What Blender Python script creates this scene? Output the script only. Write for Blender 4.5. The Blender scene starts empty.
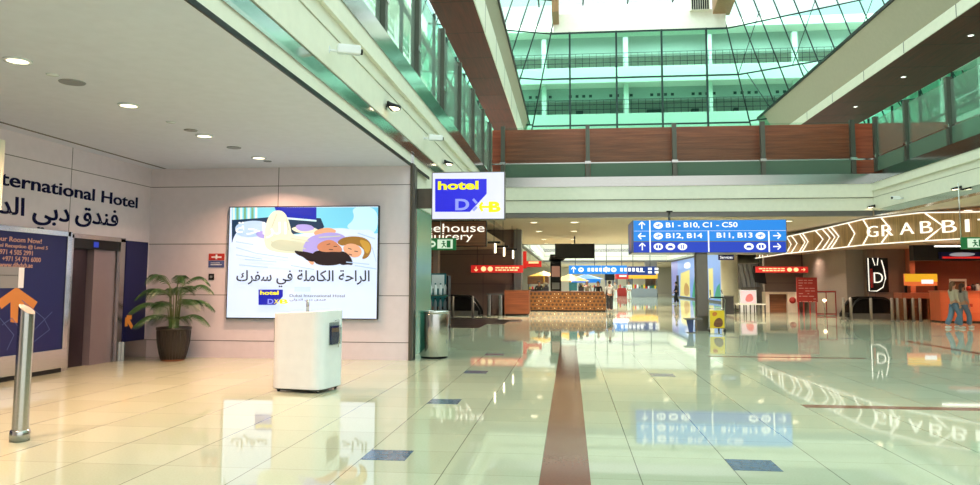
import bpy, bmesh, math, random
from mathutils import Vector, Matrix
random.seed(7)
PI = math.pi
C = bpy.context.scene.collection
sc = bpy.context.scene

# ------------------------------------------------------------------ camera
F, CX, CY, EYE = 750.0, 490.0, 217.68, 1.55
PITCH, YAW, ROLL = 0.0871303, -0.1061352, 0.0030117
fw = Vector((math.sin(YAW)*math.cos(PITCH), math.cos(YAW)*math.cos(PITCH), math.sin(PITCH)))
rt0 = Vector((math.cos(YAW), -math.sin(YAW), 0)); up0 = rt0.cross(fw)
rt = math.cos(ROLL)*rt0 + math.sin(ROLL)*up0; up = -math.sin(ROLL)*rt0 + math.cos(ROLL)*up0
cam = bpy.data.cameras.new('camera'); co = bpy.data.objects.new('camera', cam); C.objects.link(co)
m = Matrix((rt, up, -fw)).transposed().to_4x4(); m.translation = Vector((0, 0, EYE)); co.matrix_world = m
cam.sensor_fit = 'HORIZONTAL'; cam.sensor_width = 36; cam.lens = F/980*36
cam.shift_x = 0; cam.shift_y = -(242.5-CY)/980; cam.clip_end = 400
sc.camera = co

def at(px, py, Y):
    """point of the place at depth Y that the photograph shows at px, py"""
    d = rt*(px-CX)/F - up*(py-CY)/F + fw
    return Vector((d.x*Y/d.y, Y, EYE + d.z*Y/d.y))

# ------------------------------------------------------------------ materials
def lin(c):
    return tuple((v/255/12.92 if v/255 <= .04045 else ((v/255+.055)/1.055)**2.4) for v in c)
def mat(name, col, rough=.5, metal=0., emit=None, es=1., var=.06, scale=6., spec=.5, coat=0., bump=0.):
    m_ = bpy.data.materials.new(name); m_.use_nodes = True; nt = m_.node_tree; b = nt.nodes['Principled BSDF']
    c = lin(col)
    b.inputs['Roughness'].default_value = rough; b.inputs['Metallic'].default_value = metal
    b.inputs['Specular IOR Level'].default_value = spec; b.inputs['Coat Weight'].default_value = coat
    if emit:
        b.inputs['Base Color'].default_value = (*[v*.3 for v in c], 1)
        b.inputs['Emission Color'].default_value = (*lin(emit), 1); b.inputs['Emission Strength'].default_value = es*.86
    else:
        tc = nt.nodes.new('ShaderNodeTexCoord'); no = nt.nodes.new('ShaderNodeTexNoise'); mx = nt.nodes.new('ShaderNodeMix'); mx.data_type = 'RGBA'
        no.inputs['Scale'].default_value = scale; no.inputs['Detail'].default_value = 3
        nt.links.new(tc.outputs['Object'], no.inputs['Vector']); nt.links.new(no.outputs['Fac'], mx.inputs['Factor'])
        mx.inputs['A'].default_value = (*[v*(1-var) for v in c], 1); mx.inputs['B'].default_value = (*[min(1, v*(1+var)) for v in c], 1)
        nt.links.new(mx.outputs['Result'], b.inputs['Base Color'])
        if bump:
            bp = nt.nodes.new('ShaderNodeBump'); bp.inputs['Strength'].default_value = bump
            nt.links.new(no.outputs['Fac'], bp.inputs['Height']); nt.links.new(bp.outputs['Normal'], b.inputs['Normal'])
    return m_
def wood(name, c1, c2, rough=.35, axis=2, sc_=1.2):
    m_ = bpy.data.materials.new(name); m_.use_nodes = True; nt = m_.node_tree; b = nt.nodes['Principled BSDF']
    tc = nt.nodes.new('ShaderNodeTexCoord'); mp = nt.nodes.new('ShaderNodeMapping'); no = nt.nodes.new('ShaderNodeTexNoise')
    s = [9.*sc_, 9.*sc_, 9.*sc_]; s[axis] = .5
    mp.inputs['Scale'].default_value = s; no.inputs['Scale'].default_value = 1.4; no.inputs['Detail'].default_value = 6
    cr = nt.nodes.new('ShaderNodeValToRGB'); cr.color_ramp.elements[0].color = (*lin(c1), 1); cr.color_ramp.elements[1].color = (*lin(c2), 1)
    cr.color_ramp.elements[0].position = .3; cr.color_ramp.elements[1].position = .7
    nt.links.new(tc.outputs['Object'], mp.inputs[0]); nt.links.new(mp.outputs[0], no.inputs[0]); nt.links.new(no.outputs['Fac'], cr.inputs[0])
    nt.links.new(cr.outputs[0], b.inputs['Base Color']); b.inputs['Roughness'].default_value = rough
    return m_
def glass(name, tint, refl=.6, rough=.02, base=.04, haze=0., hcol=(200, 240, 225)):
    m_ = bpy.data.materials.new(name); m_.use_nodes = True; nt = m_.node_tree
    for n in list(nt.nodes): nt.nodes.remove(n)
    o = nt.nodes.new('ShaderNodeOutputMaterial'); t = nt.nodes.new('ShaderNodeBsdfTransparent'); g = nt.nodes.new('ShaderNodeBsdfGlossy')
    mx = nt.nodes.new('ShaderNodeMixShader'); lw = nt.nodes.new('ShaderNodeLayerWeight'); mr = nt.nodes.new('ShaderNodeMapRange')
    t.inputs[0].default_value = (*[v**.5 for v in lin(tint)], 1)   # a pane has two faces; g.inputs['Roughness'].default_value = rough; g.inputs[0].default_value = (.8, .9, .85, 1)
    lw.inputs[0].default_value = .35; mr.inputs['To Min'].default_value = base*0; mr.inputs['To Max'].default_value = refl*.6
    nt.links.new(lw.outputs['Fresnel'], mr.inputs[0]); nt.links.new(mr.outputs[0], mx.inputs[0])
    src = t
    if haze:
        df = nt.nodes.new('ShaderNodeBsdfDiffuse'); df.inputs[0].default_value = (*lin(hcol), 1)
        m2 = nt.nodes.new('ShaderNodeMixShader'); m2.inputs[0].default_value = haze
        nt.links.new(t.outputs[0], m2.inputs[1]); nt.links.new(df.outputs[0], m2.inputs[2]); src = m2
    nt.links.new(src.outputs[0], mx.inputs[1]); nt.links.new(g.outputs[0], mx.inputs[2]); nt.links.new(mx.outputs[0], o.inputs[0])
    return m_
def floor_mat():
    m_ = bpy.data.materials.new('granite_tiles'); m_.use_nodes = True; nt = m_.node_tree; b = nt.nodes['Principled BSDF']; N = nt.nodes.new; L = nt.links.new
    tc = N('ShaderNodeTexCoord'); sp = N('ShaderNodeSeparateXYZ'); L(tc.outputs['Object'], sp.inputs[0])
    def M(op, a, b_=None, c_=None):
        n = N('ShaderNodeMath'); n.operation = op
        for i, v in enumerate((a, b_, c_)):
            if v is None: continue
            if isinstance(v, (int, float)): n.inputs[i].default_value = v
            else: L(v, n.inputs[i])
        return n.outputs[0]
    fx = M('DIVIDE', M('SUBTRACT', sp.outputs[0], .552), .8); fy = M('DIVIDE', M('SUBTRACT', sp.outputs[1], 7.0), .8)
    def line(f, w):
        d = M('ABSOLUTE', M('SUBTRACT', M('FRACT', M('ADD', f, .5)), .5)); return M('LESS_THAN', d, w)
    jx = line(fx, .0055); jy = M('MULTIPLY', line(fy, .0055), .5)
    j = M('MAXIMUM', jx, jy)
    cv = N('ShaderNodeCombineXYZ'); L(M('FLOOR', fx), cv.inputs[0]); L(M('FLOOR', fy), cv.inputs[1])
    wn = N('ShaderNodeTexWhiteNoise'); L(cv.outputs[0], wn.inputs['Vector'])
    no = N('ShaderNodeTexNoise'); no.inputs['Scale'].default_value = 55; no.inputs['Detail'].default_value = 4; L(tc.outputs['Object'], no.inputs['Vector'])
    mx = N('ShaderNodeMix'); mx.data_type = 'RGBA'; mx.inputs['A'].default_value = (*lin((184, 188, 160)), 1); mx.inputs['B'].default_value = (*lin((210, 216, 190)), 1)
    L(M('ADD', M('MULTIPLY', wn.outputs['Value'], .3), M('MULTIPLY', no.outputs['Fac'], .7)), mx.inputs['Factor'])
    mj = N('ShaderNodeMix'); mj.data_type = 'RGBA'; mj.inputs['B'].default_value = (*lin((84, 80, 70)), 1)
    L(mx.outputs['Result'], mj.inputs['A']); L(M('MULTIPLY', j, .75), mj.inputs['Factor']); L(mj.outputs['Result'], b.inputs['Base Color'])
    b.inputs['Roughness'].default_value = .034; b.inputs['Specular IOR Level'].default_value = .48
    return m_

M = dict(
    floor=floor_mat(), brown_gran=mat('brown_granite', (138, 92, 78), .1, scale=40, var=.15), blue_gran=mat('blue_granite', (84, 108, 132), .12, scale=18, var=.6),
    dark_gran=mat('dark_granite', (40, 34, 34), .3, scale=40, var=.2, spec=.2),
    panel=mat('wall_panel', (230, 219, 228), .45), joint=mat('panel_joint', (104, 96, 98), .7), cream=mat('cream_panel', (240, 237, 220), .45),
    ceil=mat('ceiling_paint', (228, 228, 242), .7), ceil2=mat('soffit_paint', (232, 216, 194), .6), white=mat('white_lacquer', (244, 247, 250), .25),
    steel=mat('brushed_steel', (200, 198, 194), .2, 1., scale=30), mirror=mat('polished_steel', (176, 186, 182), .12, 1.), satin=mat('satin_steel', (168, 156, 146), .45, .6), steel_d=mat('dark_steel', (120, 118, 114), .35, .9), black=mat('black_metal', (10, 11, 11), .4, spec=.3), bronze=mat('bronze_trim', (98, 92, 84), .35, .7),
    post=mat('balustrade_post', (92, 92, 84), .4, .6), woodp=wood('red_wood_panel', (134, 54, 34), (176, 84, 54), .3, 0), woodd=wood('dark_red_wood', (72, 20, 14), (104, 34, 24), .6, 1),
    woodb=wood('beam_wood', (150, 112, 76), (176, 138, 98), .5, 2), concrete=mat('pale_concrete', (238, 238, 226), .8), conc_g=mat('grey_concrete', (186, 192, 184), .8),
    room=mat('dark_room_wall', (92, 112, 106), .8), beige=mat('beige_soffit', (178, 172, 152), .6), frame=mat('glazing_frame', (34, 62, 58), .4, .3),
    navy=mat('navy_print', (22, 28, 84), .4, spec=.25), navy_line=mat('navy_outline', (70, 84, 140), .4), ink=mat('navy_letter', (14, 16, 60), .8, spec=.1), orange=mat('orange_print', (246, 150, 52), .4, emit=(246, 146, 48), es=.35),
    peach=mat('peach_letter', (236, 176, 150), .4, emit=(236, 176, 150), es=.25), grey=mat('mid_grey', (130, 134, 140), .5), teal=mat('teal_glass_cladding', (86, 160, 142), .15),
    brownwall=mat('brown_wall_panel', (120, 100, 90), .5), brownjoint=mat('brown_joint', (76, 62, 56), .6), pot=mat('brown_pot', (42, 34, 30), .35), soil=mat('soil', (50, 38, 28), .9),
    leaf=mat('palm_leaf', (44, 84, 36), .45, scale=20, var=.35), stalk=mat('palm_stalk', (92, 104, 58), .5),
    lattice=mat('bronze_lattice', (150, 98, 48), .35, .3, scale=12, var=.5), counter_d=wood('counter_wood', (112, 58, 30), (146, 80, 44), .35, 0),
    lampwarm=mat('lamp_warm', (255, 240, 200), .5, emit=(255, 236, 196), es=5), lampwhite=mat('lamp_white', (255, 255, 255), .5, emit=(255, 250, 240), es=4),
    neon=mat('white_neon', (255, 255, 255), .5, emit=(255, 248, 228), es=1.25), red=mat('red_sign', (214, 34, 30), .4, emit=(214, 32, 28), es=.8), redtext=mat('sign_text_warm', (255, 220, 170), .4, emit=(255, 214, 150), es=1.2),
    redpanel=mat('red_board', (176, 44, 38), .5), skin=mat('skin', (190, 140, 112), .5), hair=mat('dark_hair', (30, 22, 18), .5), blonde=mat('brown_hair', (96, 66, 40), .5),
    denim=mat('denim', (92, 118, 142), .8), top1=mat('beige_top', (186, 172, 150), .8), top2=mat('grey_top', (160, 150, 140), .8), whitec=mat('white_cloth', (228, 228, 224), .8), darkc=mat('dark_cloth', (44, 42, 46), .8),
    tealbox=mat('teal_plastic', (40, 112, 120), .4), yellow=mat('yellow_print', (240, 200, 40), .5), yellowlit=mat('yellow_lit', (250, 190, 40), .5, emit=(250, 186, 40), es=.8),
    orangelit=mat('orange_lit', (250, 130, 70), .5, emit=(250, 120, 60), es=.7), shopred=mat('shop_red_wood', (120, 56, 38), .45), terracotta=mat('terracotta_panel', (196, 110, 80), .5),
    bandwood=wood('ribbed_band', (140, 108, 70), (206, 166, 112), .5, 2, 2.5), timber=wood('sign_timber', (96, 54, 30), (140, 86, 52), .5, 0),
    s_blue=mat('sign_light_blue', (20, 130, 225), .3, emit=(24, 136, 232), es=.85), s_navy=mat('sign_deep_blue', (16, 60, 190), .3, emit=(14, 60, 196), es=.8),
    s_white=mat('sign_white', (255, 255, 255), .3, emit=(255, 255, 255), es=1.), d_white=mat('display_white', (230, 232, 252), .2, emit=(226, 228, 252), es=.95),
    d_blue=mat('display_blue', (40, 40, 226), .2, emit=(38, 38, 222), es=.9), d_yellow=mat('display_yellow', (250, 240, 20), .2, emit=(250, 240, 16), es=1.), d_lav=mat('display_lavender', (150, 160, 250), .2, emit=(150, 160, 250), es=.9),
    green=mat('exit_green', (14, 120, 60), .4, emit=(12, 112, 56), es=.6), exitw=mat('exit_white', (214, 240, 214), .4, emit=(220, 240, 214), es=.8),
    g_roof=glass('skylight_glass', (232, 252, 244), .3), g_back=glass('teal_curtain_glass', (184, 250, 232), .25, haze=.0), g_up=glass('pale_upper_glass', (226, 255, 244), .3),
    g_rail=glass('balustrade_glass', (226, 242, 232), .5, base=.06), g_low=glass('frosted_green_glass', (150, 176, 160), .3, haze=.45, hcol=(120, 150, 132)), g_esc=glass('dark_escalator_glass', (110, 98, 90), .4, haze=.35, hcol=(30, 26, 24)), g_clear=glass('clear_acrylic', (240, 246, 246), .4),
    g_left=glass('side_curtain_glass', (218, 254, 246), .25),
)

# ------------------------------------------------------------------ mesh helpers
class MB:
    def __init__(s): s.v = []; s.f = []; s.m = []; s.sm = []; s.mats = []
    def mi(s, m_):
        if m_ is None: return 0
        if m_ not in s.mats: s.mats.append(m_)
        return s.mats.index(m_)
    def add(s, vs, fs, m_=None, smooth=False):
        o = len(s.v); s.v += [tuple(v) for v in vs]; k = s.mi(m_)
        for f in fs: s.f.append([i+o for i in f]); s.m.append(k); s.sm.append(smooth)
        return s
    def box(s, x0, x1, y0, y1, z0, z1, m_=None, rz=0., piv=None):
        vs = [Vector((x, y, z)) for z in (z0, z1) for x, y in ((x0, y0), (x1, y0), (x1, y1), (x0, y1))]
        if rz:
            p = Vector(piv) if piv else Vector(((x0+x1)/2, (y0+y1)/2, 0)); R_ = Matrix.Rotation(rz, 3, 'Z'); vs = [R_ @ (v-p) + p for v in vs]
        return s.add(vs, [(0, 3, 2, 1), (4, 5, 6, 7), (0, 1, 5, 4), (1, 2, 6, 5), (2, 3, 7, 6), (3, 0, 4, 7)], m_)
    def prism(s, pts, n, m_=None, smooth=False):
        """pts: loop of 3-D points, swept by vector n"""
        k = len(pts); n = Vector(n); vs = [Vector(p) for p in pts]; vs += [v+n for v in vs]
        fs = [tuple(range(k))[::-1], tuple(range(k, 2*k))] + [(i, (i+1) % k, k+(i+1) % k, k+i) for i in range(k)]
        return s.add(vs, fs, m_, smooth)
    def lathe(s, prof, cx=0, cy=0, n=24, m_=None, smooth=True):
        vs = []; fs = []
        for r, z in prof:
            for i in range(n): a = 2*PI*i/n; vs.append((cx+r*math.cos(a), cy+r*math.sin(a), z))
        for j in range(len(prof)-1):
            for i in range(n): a, b = j*n+i, j*n+(i+1) % n; fs.append((a, b, b+n, a+n))
        s.add(vs, fs, m_, smooth)
        o = len(s.v)-len(vs); k = s.mi(m_)
        for base in (0, (len(prof)-1)*n):
            if prof[base//n][0] > 1e-4: s.f.append([o+base+i for i in range(n)][::(-1 if base == 0 else 1)]); s.m.append(k); s.sm.append(False)
        return s
    def tube(s, pts, r, n=8, m_=None, r2=None, closed=False):
        pts = [Vector(p) for p in pts]; vs = []; fs = []; K = len(pts)
        ref = Vector((0, 0, 1)); 
        for i, p in enumerate(pts):
            d = (pts[(i+1) % K if closed else min(i+1, K-1)] - pts[(i-1) % K if closed else max(i-1, 0)]).normalized()
            a = d.cross(ref if abs(d.dot(ref)) < .95 else Vector((1, 0, 0))).normalized(); b = d.cross(a)
            q = r + ((r2 if r2 is not None else r)-r)*i/max(1, K-1)
            for j in range(n): t = 2*PI*j/n; vs.append(p + a*q*math.cos(t) + b*q*math.sin(t))
        for i in range(K if closed else K-1):
            for j in range(n): a, b = i*n+j, i*n+(j+1) % n; a2, b2 = ((i+1) % K)*n+j, ((i+1) % K)*n+(j+1) % n; fs.append((a, b, b2, a2))
        if not closed: fs += [tuple(range(n))[::-1], tuple(range((K-1)*n, K*n))]
        return s.add(vs, fs, m_, True)
    def ball(s, c, rx, ry, rz, m_=None, n=12, k=8):
        vs = []; fs = []
        for j in range(k+1):
            t = PI*j/k
            for i in range(n): a = 2*PI*i/n; vs.append((c[0]+rx*math.sin(t)*math.cos(a), c[1]+ry*math.sin(t)*math.sin(a), c[2]+rz*math.cos(t)))
        for j in range(k):
            for i in range(n): a, b = j*n+i, j*n+(i+1) % n; fs.append((a, a+n, b+n, b))
        return s.add(vs, fs, m_, True)
    def build(s, name, m_=None, parent=None, bevel=0, kind=None, loc=None, label=None):
        me = bpy.data.meshes.new(name); me.from_pydata(s.v, [], s.f)
        for x in (s.mats or [m_]): me.materials.append(x)
        if not s.mats: pass
        for p, k, sm in zip(me.polygons, s.m, s.sm): p.material_index = k; p.use_smooth = sm
        bm = bmesh.new(); bm.from_mesh(me); bmesh.ops.recalc_face_normals(bm, faces=bm.faces); bm.to_mesh(me); bm.free(); me.update()
        o = bpy.data.objects.new(name, me); C.objects.link(o)
        if parent: o.parent = parent
        if loc: o.location = loc
        if bevel:
            b = o.modifiers.new('bevel', 'BEVEL'); b.width = bevel; b.segments = 3; b.limit_method = 'ANGLE'
        if kind: o['kind'] = kind
        if label: o['label'] = label
        return o
def tag(o, label, cat, group=None):
    o['label'] = label; o['category'] = cat
    if group: o['group'] = group
    return o
def thing(name, label, cat, loc=(0, 0, 0), rz=0., group=None):
    o = bpy.data.objects.new(name, None); C.objects.link(o); o.location = loc; o.rotation_euler = (0, 0, rz); o.empty_display_size = .2
    return tag(o, label, cat, group)
def struct(name, mb, m_=None, bevel=0):
    return mb.build(name, m_, kind='structure', bevel=bevel)
def sroot(name):
    o = bpy.data.objects.new(name, None); C.objects.link(o); o['kind'] = 'structure'; return o
def dup(root, loc=None, rz=None, label=None):
    r = root.copy(); C.objects.link(r)
    if loc is not None: r.location = loc
    if rz is not None: r.rotation_euler = (0, 0, rz)
    if label: r['label'] = label
    for ch in list(root.children):
        c = ch.copy(); C.objects.link(c); c.parent = r
        for g in ch.children: d = g.copy(); C.objects.link(d); d.parent = c
    return r

# Arabic presentation forms, laid out left to right
AR = {'ا': 'FE8D FE8E', 'ب': 'FE8F FE90 FE91 FE92', 'ة': 'FE93 FE94', 'ح': 'FEA1 FEA2 FEA3 FEA4', 'د': 'FEA9 FEAA', 'ر': 'FEAD FEAE',
      'س': 'FEB1 FEB2 FEB3 FEB4', 'ف': 'FED1 FED2 FED3 FED4', 'ق': 'FED5 FED6 FED7 FED8', 'ك': 'FED9 FEDA FEDB FEDC', 'ل': 'FEDD FEDE FEDF FEE0',
      'م': 'FEE1 FEE2 FEE3 FEE4', 'ن': 'FEE5 FEE6 FEE7 FEE8', 'و': 'FEED FEEE', 'ي': 'FEF1 FEF2 FEF3 FEF4', 'ه': 'FEE9 FEEA FEEB FEEC'}
AR = {k: [chr(int(x, 16)) for x in v.split()] for k, v in AR.items()}
def arabic(s):
    out = []
    for i, ch in enumerate(s):
        if ch not in AR: out.append(ch); continue
        prv = i > 0 and s[i-1] in AR and len(AR[s[i-1]]) == 4; nxt = i+1 < len(s) and s[i+1] in AR and len(AR[ch]) == 4
        out.append(AR[ch][(3 if nxt else 1) if prv else (2 if nxt else 0)])
    return ''.join(out[::-1])
_cache = {}
def text_mesh(body, bold, thick):
    k = (body, bold, thick)
    if k in _cache: return _cache[k]
    cu = bpy.data.curves.new('lettering', 'FONT'); cu.body = body; cu.offset = bold; cu.extrude = thick; cu.resolution_u = 4
    o = bpy.data.objects.new('lettering', cu); C.objects.link(o); bpy.context.view_layer.update()
    me = bpy.data.meshes.new_from_object(o.evaluated_get(bpy.context.evaluated_depsgraph_get()))
    bpy.data.objects.remove(o); vs = [v.co.copy() for v in me.vertices]; fs = [tuple(p.vertices) for p in me.polygons]; bpy.data.meshes.remove(me)
    _cache[k] = (vs, fs); return _cache[k]
def text(body, m_, parent, w, h, pos, R=(1, 0, 0), U=(0, 0, 1), anchor='c', bold=0., depth=.004, name='lettering', keep=False):
    """letters fitted in a w x h box (h None keeps the letter proportions) on the plane spanned by R and U"""
    vs, fs = text_mesh(body, bold, 1.)
    x0, x1 = min(v.x for v in vs), max(v.x for v in vs); y0, y1 = min(v.y for v in vs), max(v.y for v in vs)
    if w is None: sy = h/(y1-y0); sx = sy
    elif h is None: sx = w/(x1-x0); sy = sx
    else: sx = w/(x1-x0); sy = h/(y1-y0)
    R = Vector(R); U = Vector(U); N_ = R.cross(U); p = Vector(pos)
    ax = {'c': (x0+x1)/2, 'l': x0, 'r': x1}[anchor]
    out = [p + R*(v.x-ax)*sx + U*(v.y-(y0+y1)/2)*sy + N_*(v.z*.5+.5)*depth for v in vs]
    gap = .16*(y1-y0); iv = sorted((min(vs[i].x for i in f), max(vs[i].x for i in f), k) for k, f in enumerate(fs)); grp = []; hi = -1e9
    for a_, b_, k in iv:                                            # one mesh per word
        if a_ > hi+gap: grp.append([])
        grp[-1].append(k); hi = max(hi, b_)
    for g in grp:
        used = sorted({i for k in g for i in fs[k]}); ix = {v: j for j, v in enumerate(used)}
        mb = MB(); mb.add([out[i] for i in used], [[ix[i] for i in fs[k]] for k in g], m_); o = mb.build(name, m_, parent)
    return o

class Plate:
    """flat graphics on the face of a board: u to the viewer's right, v up, stacked a millimetre or two apart"""
    def __init__(s, o, R, U): s.o = Vector(o); s.R = Vector(R).normalized(); s.U = Vector(U).normalized(); s.N = s.R.cross(s.U); s.mb = MB(); s.k = 0
    def P(s, u, v, n=0): return s.o + s.R*u + s.U*v + s.N*n
    clip = None
    def poly(s, pts, m_, lift=None):
        if s.clip: pts = [(min(max(a, s.clip[0]), s.clip[1]), min(max(b, .02), H_-.02)) for a, b in pts]
        n = (s.k*.0012+.002) if lift is None else lift; s.k += 1
        vs = [s.P(u, v, n) for u, v in pts]; s.mb.add(vs, [tuple(range(len(vs)))], m_); return s
    def rect(s, u0, v0, u1, v1, m_, lift=None): return s.poly([(u0, v0), (u1, v0), (u1, v1), (u0, v1)], m_, lift)
    def blob(s, pts, m_, it=3):
        for _ in range(it):
            q = []
            for i in range(len(pts)):
                a, b = pts[i], pts[(i+1) % len(pts)]
                q += [(a[0]*.75+b[0]*.25, a[1]*.75+b[1]*.25), (a[0]*.25+b[0]*.75, a[1]*.25+b[1]*.75)]
            pts = q
        return s.poly(pts, m_)
    def ell(s, u, v, a, b, m_, n=20): return s.poly([(u+a*math.cos(2*PI*i/n), v+b*math.sin(2*PI*i/n)) for i in range(n)], m_)
    def stroke(s, pts, w, m_):
        for a, b in zip(pts, pts[1:]):
            d = Vector((b[0]-a[0], b[1]-a[1])).normalized(); n = Vector((-d.y, d.x))*w/2
            s.poly([(a[0]-n.x, a[1]-n.y), (b[0]-n.x, b[1]-n.y), (b[0]+n.x, b[1]+n.y), (a[0]+n.x, a[1]+n.y)], m_)
        return s
    def arrow(s, u, v, L, ang, m_, w=None):
        w = w or L*.16; d = Vector((math.cos(ang), math.sin(ang))); n = Vector((-d.y, d.x)); c = Vector((u, v)); t = c+d*L/2
        s.stroke([c-d*L/2, t-d*w*.6], w, m_); s.stroke([t-d*L*.42+n*L*.42, t], w, m_); s.stroke([t-d*L*.42-n*L*.42, t], w, m_); return s
    def pill(s, u, v, m1, m2, a=.15, b=.11, kind=0):
        s.ell(u, v, a, b, m1)
        if kind == 0: s.stroke([(u-a*.55, v-b*.1), (u+a*.55, v+b*.2)], b*.28, m2); s.stroke([(u-a*.1, v-b*.5), (u+a*.15, v+b*.55)], b*.24, m2)
        elif kind == 1: s.rect(u-a*.5, v-b*.45, u-a*.1, v+b*.45, m2); s.rect(u+a*.1, v-b*.45, u+a*.5, v+b*.45, m2)
        elif kind == 2: s.poly([(u-a*.6, v-b*.35), (u+a*.6, v-b*.35), (u+a*.35, v+b*.3), (u-a*.35, v+b*.3)], m2)
        else: s.rect(u-a*.35, v-b*.6, u-a*.15, v+b*.6, m2); s.rect(u+a*.15, v-b*.6, u+a*.35, v+b*.6, m2)
        return s
    def build(s, name, parent): return s.mb.build(name, None, parent)

# ------------------------------------------------------------------ setting: floor
fl = MB().box(-14, 26, -6, 150, -.2, 0, M['floor']); floor = struct('floor', fl)
def inlay(name, x0, x1, y0, y1, m_): return MB().box(x0, x1, y0, y1, .0005, .002, m_).build(name, m_, floor)
inlay('inlay_band', -.248, .152, 1.5, 19.1, M['brown_gran'])
for a in ((2.95, 6.15, 16.6, 16.78), (2.95, 11, 10.0, 10.22), (9.05, 9.27, 16.5, 22), (7.3, 7.5, 31, 38), (9.6, 9.8, 27, 31)): inlay('inlay_band', *a, M['brown_gran'])
for x, y in ((-1.848, 6.6), (-1.848, 9.7), (-1.848, 13.0), (-1.848, 16.3), (-1.848, 20.2), (1.352, 6.6), (1.352, 13.0), (1.352, 19.4), (-.65, 25.6), (4.55, 22.6), (7.75, 22.6), (4.55, 29), (10.9, 24), (7.75, 29)):
    inlay('accent_tile', x, x+.4, y, y+.4, M['blue_gran'])
for a in ((-5.6, -3.15, 26, 33.5), (-3.15, -2.5, 28.5, 31.5), (-3.15, -2.0, 30.5, 32.2)): inlay('dark_stone_inlay', *a, M['dark_gran'])

# ------------------------------------------------------------------ hotel lobby: walls and ceiling
WX, WY, CZ = -8.85, 15.0, 3.95
w = MB().box(WX-.3, -3.22, WY, WY+.25, 0, CZ+.3, M['panel'])
for z in (3.56, 2.35, 1.29, .35): w.box(WX, -3.24, WY-.003, WY, z-.007, z+.007, M['joint'])
w.box(-6.05, -6.036, WY-.003, WY, .35, CZ, M['joint'])
struct('wall_back', w)
struct('trim_1', MB().box(-3.235, -3.19, WY-.04, WY+.3, 0, CZ+.05, M['bronze']).box(-3.19, -3.15, WY+.02, WY+.25, 0, CZ, M['steel_d']))
w = MB().box(-3.9, -3.35, WY+.25, 18.0, 0, 3.2, M['teal']).box(-3.9, -3.3, WY+.25, 18.05, 3.2, 4.3, M['cream']); struct('wall_side', w)
w = MB().box(WX-.4, WX, -6, 12.45, 0, 4.3, M['panel']).box(WX-.4, WX, 12.45, 14.13, 2.4, 4.3, M['panel']).box(WX-.4, WX, 14.13, WY+.02, 0, 4.3, M['panel'])
w.box(WX, WX+.003, -6, WY, 3.553, 3.565, M['joint'])
for y in (12.42, 9.6, 6.8): w.box(WX, WX+.003, y, y+.012, 2.42, 3.95, M['joint'])
struct('wall_left', w)
struct('wall_rear', MB().box(-9.3, -3.25, -6.2, -6, 0, 4.3, M['panel']))
c_ = MB().box(-9.3, -3.25, -6, WY+.3, CZ, CZ+.25, M['ceil']).box(-8.56, -8.50, -6, 14.95, CZ-.004, CZ, M['joint']); lobby = struct('ceiling', c_)
# lift in the wall beside the corner
d = sroot('door_1')
MB().box(WX-.05, WX+.02, 12.4, 12.56, 0, 2.4, M['steel']).box(WX-.05, WX+.02, 13.98, 14.13, 0, 2.4, M['steel']).box(WX-.05, WX+.02, 12.4, 14.13, 2.34, 2.42, M['steel']).build('door_frame', None, d)
MB().box(WX-.28, WX-.2, 12.5, 13.27, 0, 2.16, mat('lift_door_dark_reflection', (78, 66, 74), .3, .8)).build('door_leaf', None, d)  # leaf colour darkened to carry the dark reflection in its metal
MB().box(WX-.26, WX-.08, 13.3, 14.0, 0, 2.16, mat('lift_door_steel', (150, 136, 144), .3, .4)).build('door_leaf', None, d)  # other leaf kept lighter in colour, as it reflects brighter
MB().box(WX-.14, WX-.02, 12.56, 13.98, 2.16, 2.34, M['black']).build('header', None, d)
MB().box(WX-.02, WX-.012, 13.18, 13.32, 2.2, 2.3, M['s_navy']).build('floor_indicator', None, d)
MB().box(WX-.4, WX-.3, 12.4, 14.13, 0, 2.4, M['black']).build('shaft_back', None, d)
# navy panel beside the lift
t = thing('wall_panel', 'narrow navy wall panel with an orange arrow between the lift and the corner', 'panel', (WX+.03, 14.5, 0))
MB().box(-.03, .0, -.34, .42, .37, 2.38, M['navy']).build('panel', None, t)
MB().box(-.03, .05, -.36, .42, 0, .37, M['steel']).build('steel_base', None, t)
p = Plate((0, -.34, .37), (0, 1, 0), (0, 0, 1)); p.arrow(.2, .37, .3, PI*.75, M['orange'], .09); p.build('arrow', t)
# hotel name on the lobby wall
t = thing('wall_lettering', 'dark blue two-language hotel name lettering above the lift and sign board', 'lettering', (0, 0, 0))
X_ = WX+.002
text('International Hotel', M['ink'], t, 4.12, .225, (X_, 14.5-4.12, 3.17), (0, 1, 0), (0, 0, 1), 'l', .012, .012)
text('Dubai', M['ink'], t, 1.2, .225, (X_, 14.5-4.12-.3, 3.17), (0, 1, 0), (0, 0, 1), 'r', .012, .012)
for wd_, ya, yb_, zc, hh in (('فندق', 12.58, 13.86, 2.75, .4), ('دبي', 11.5, 12.42, 2.62, .42), ('الدولي', 9.95, 11.3, 2.68, .46)): text(arabic(wd_), M['ink'], t, yb_-ya, hh, (X_, yb_, zc), (0, 1, 0), (0, 0, 1), 'r', .012, .012)
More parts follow.
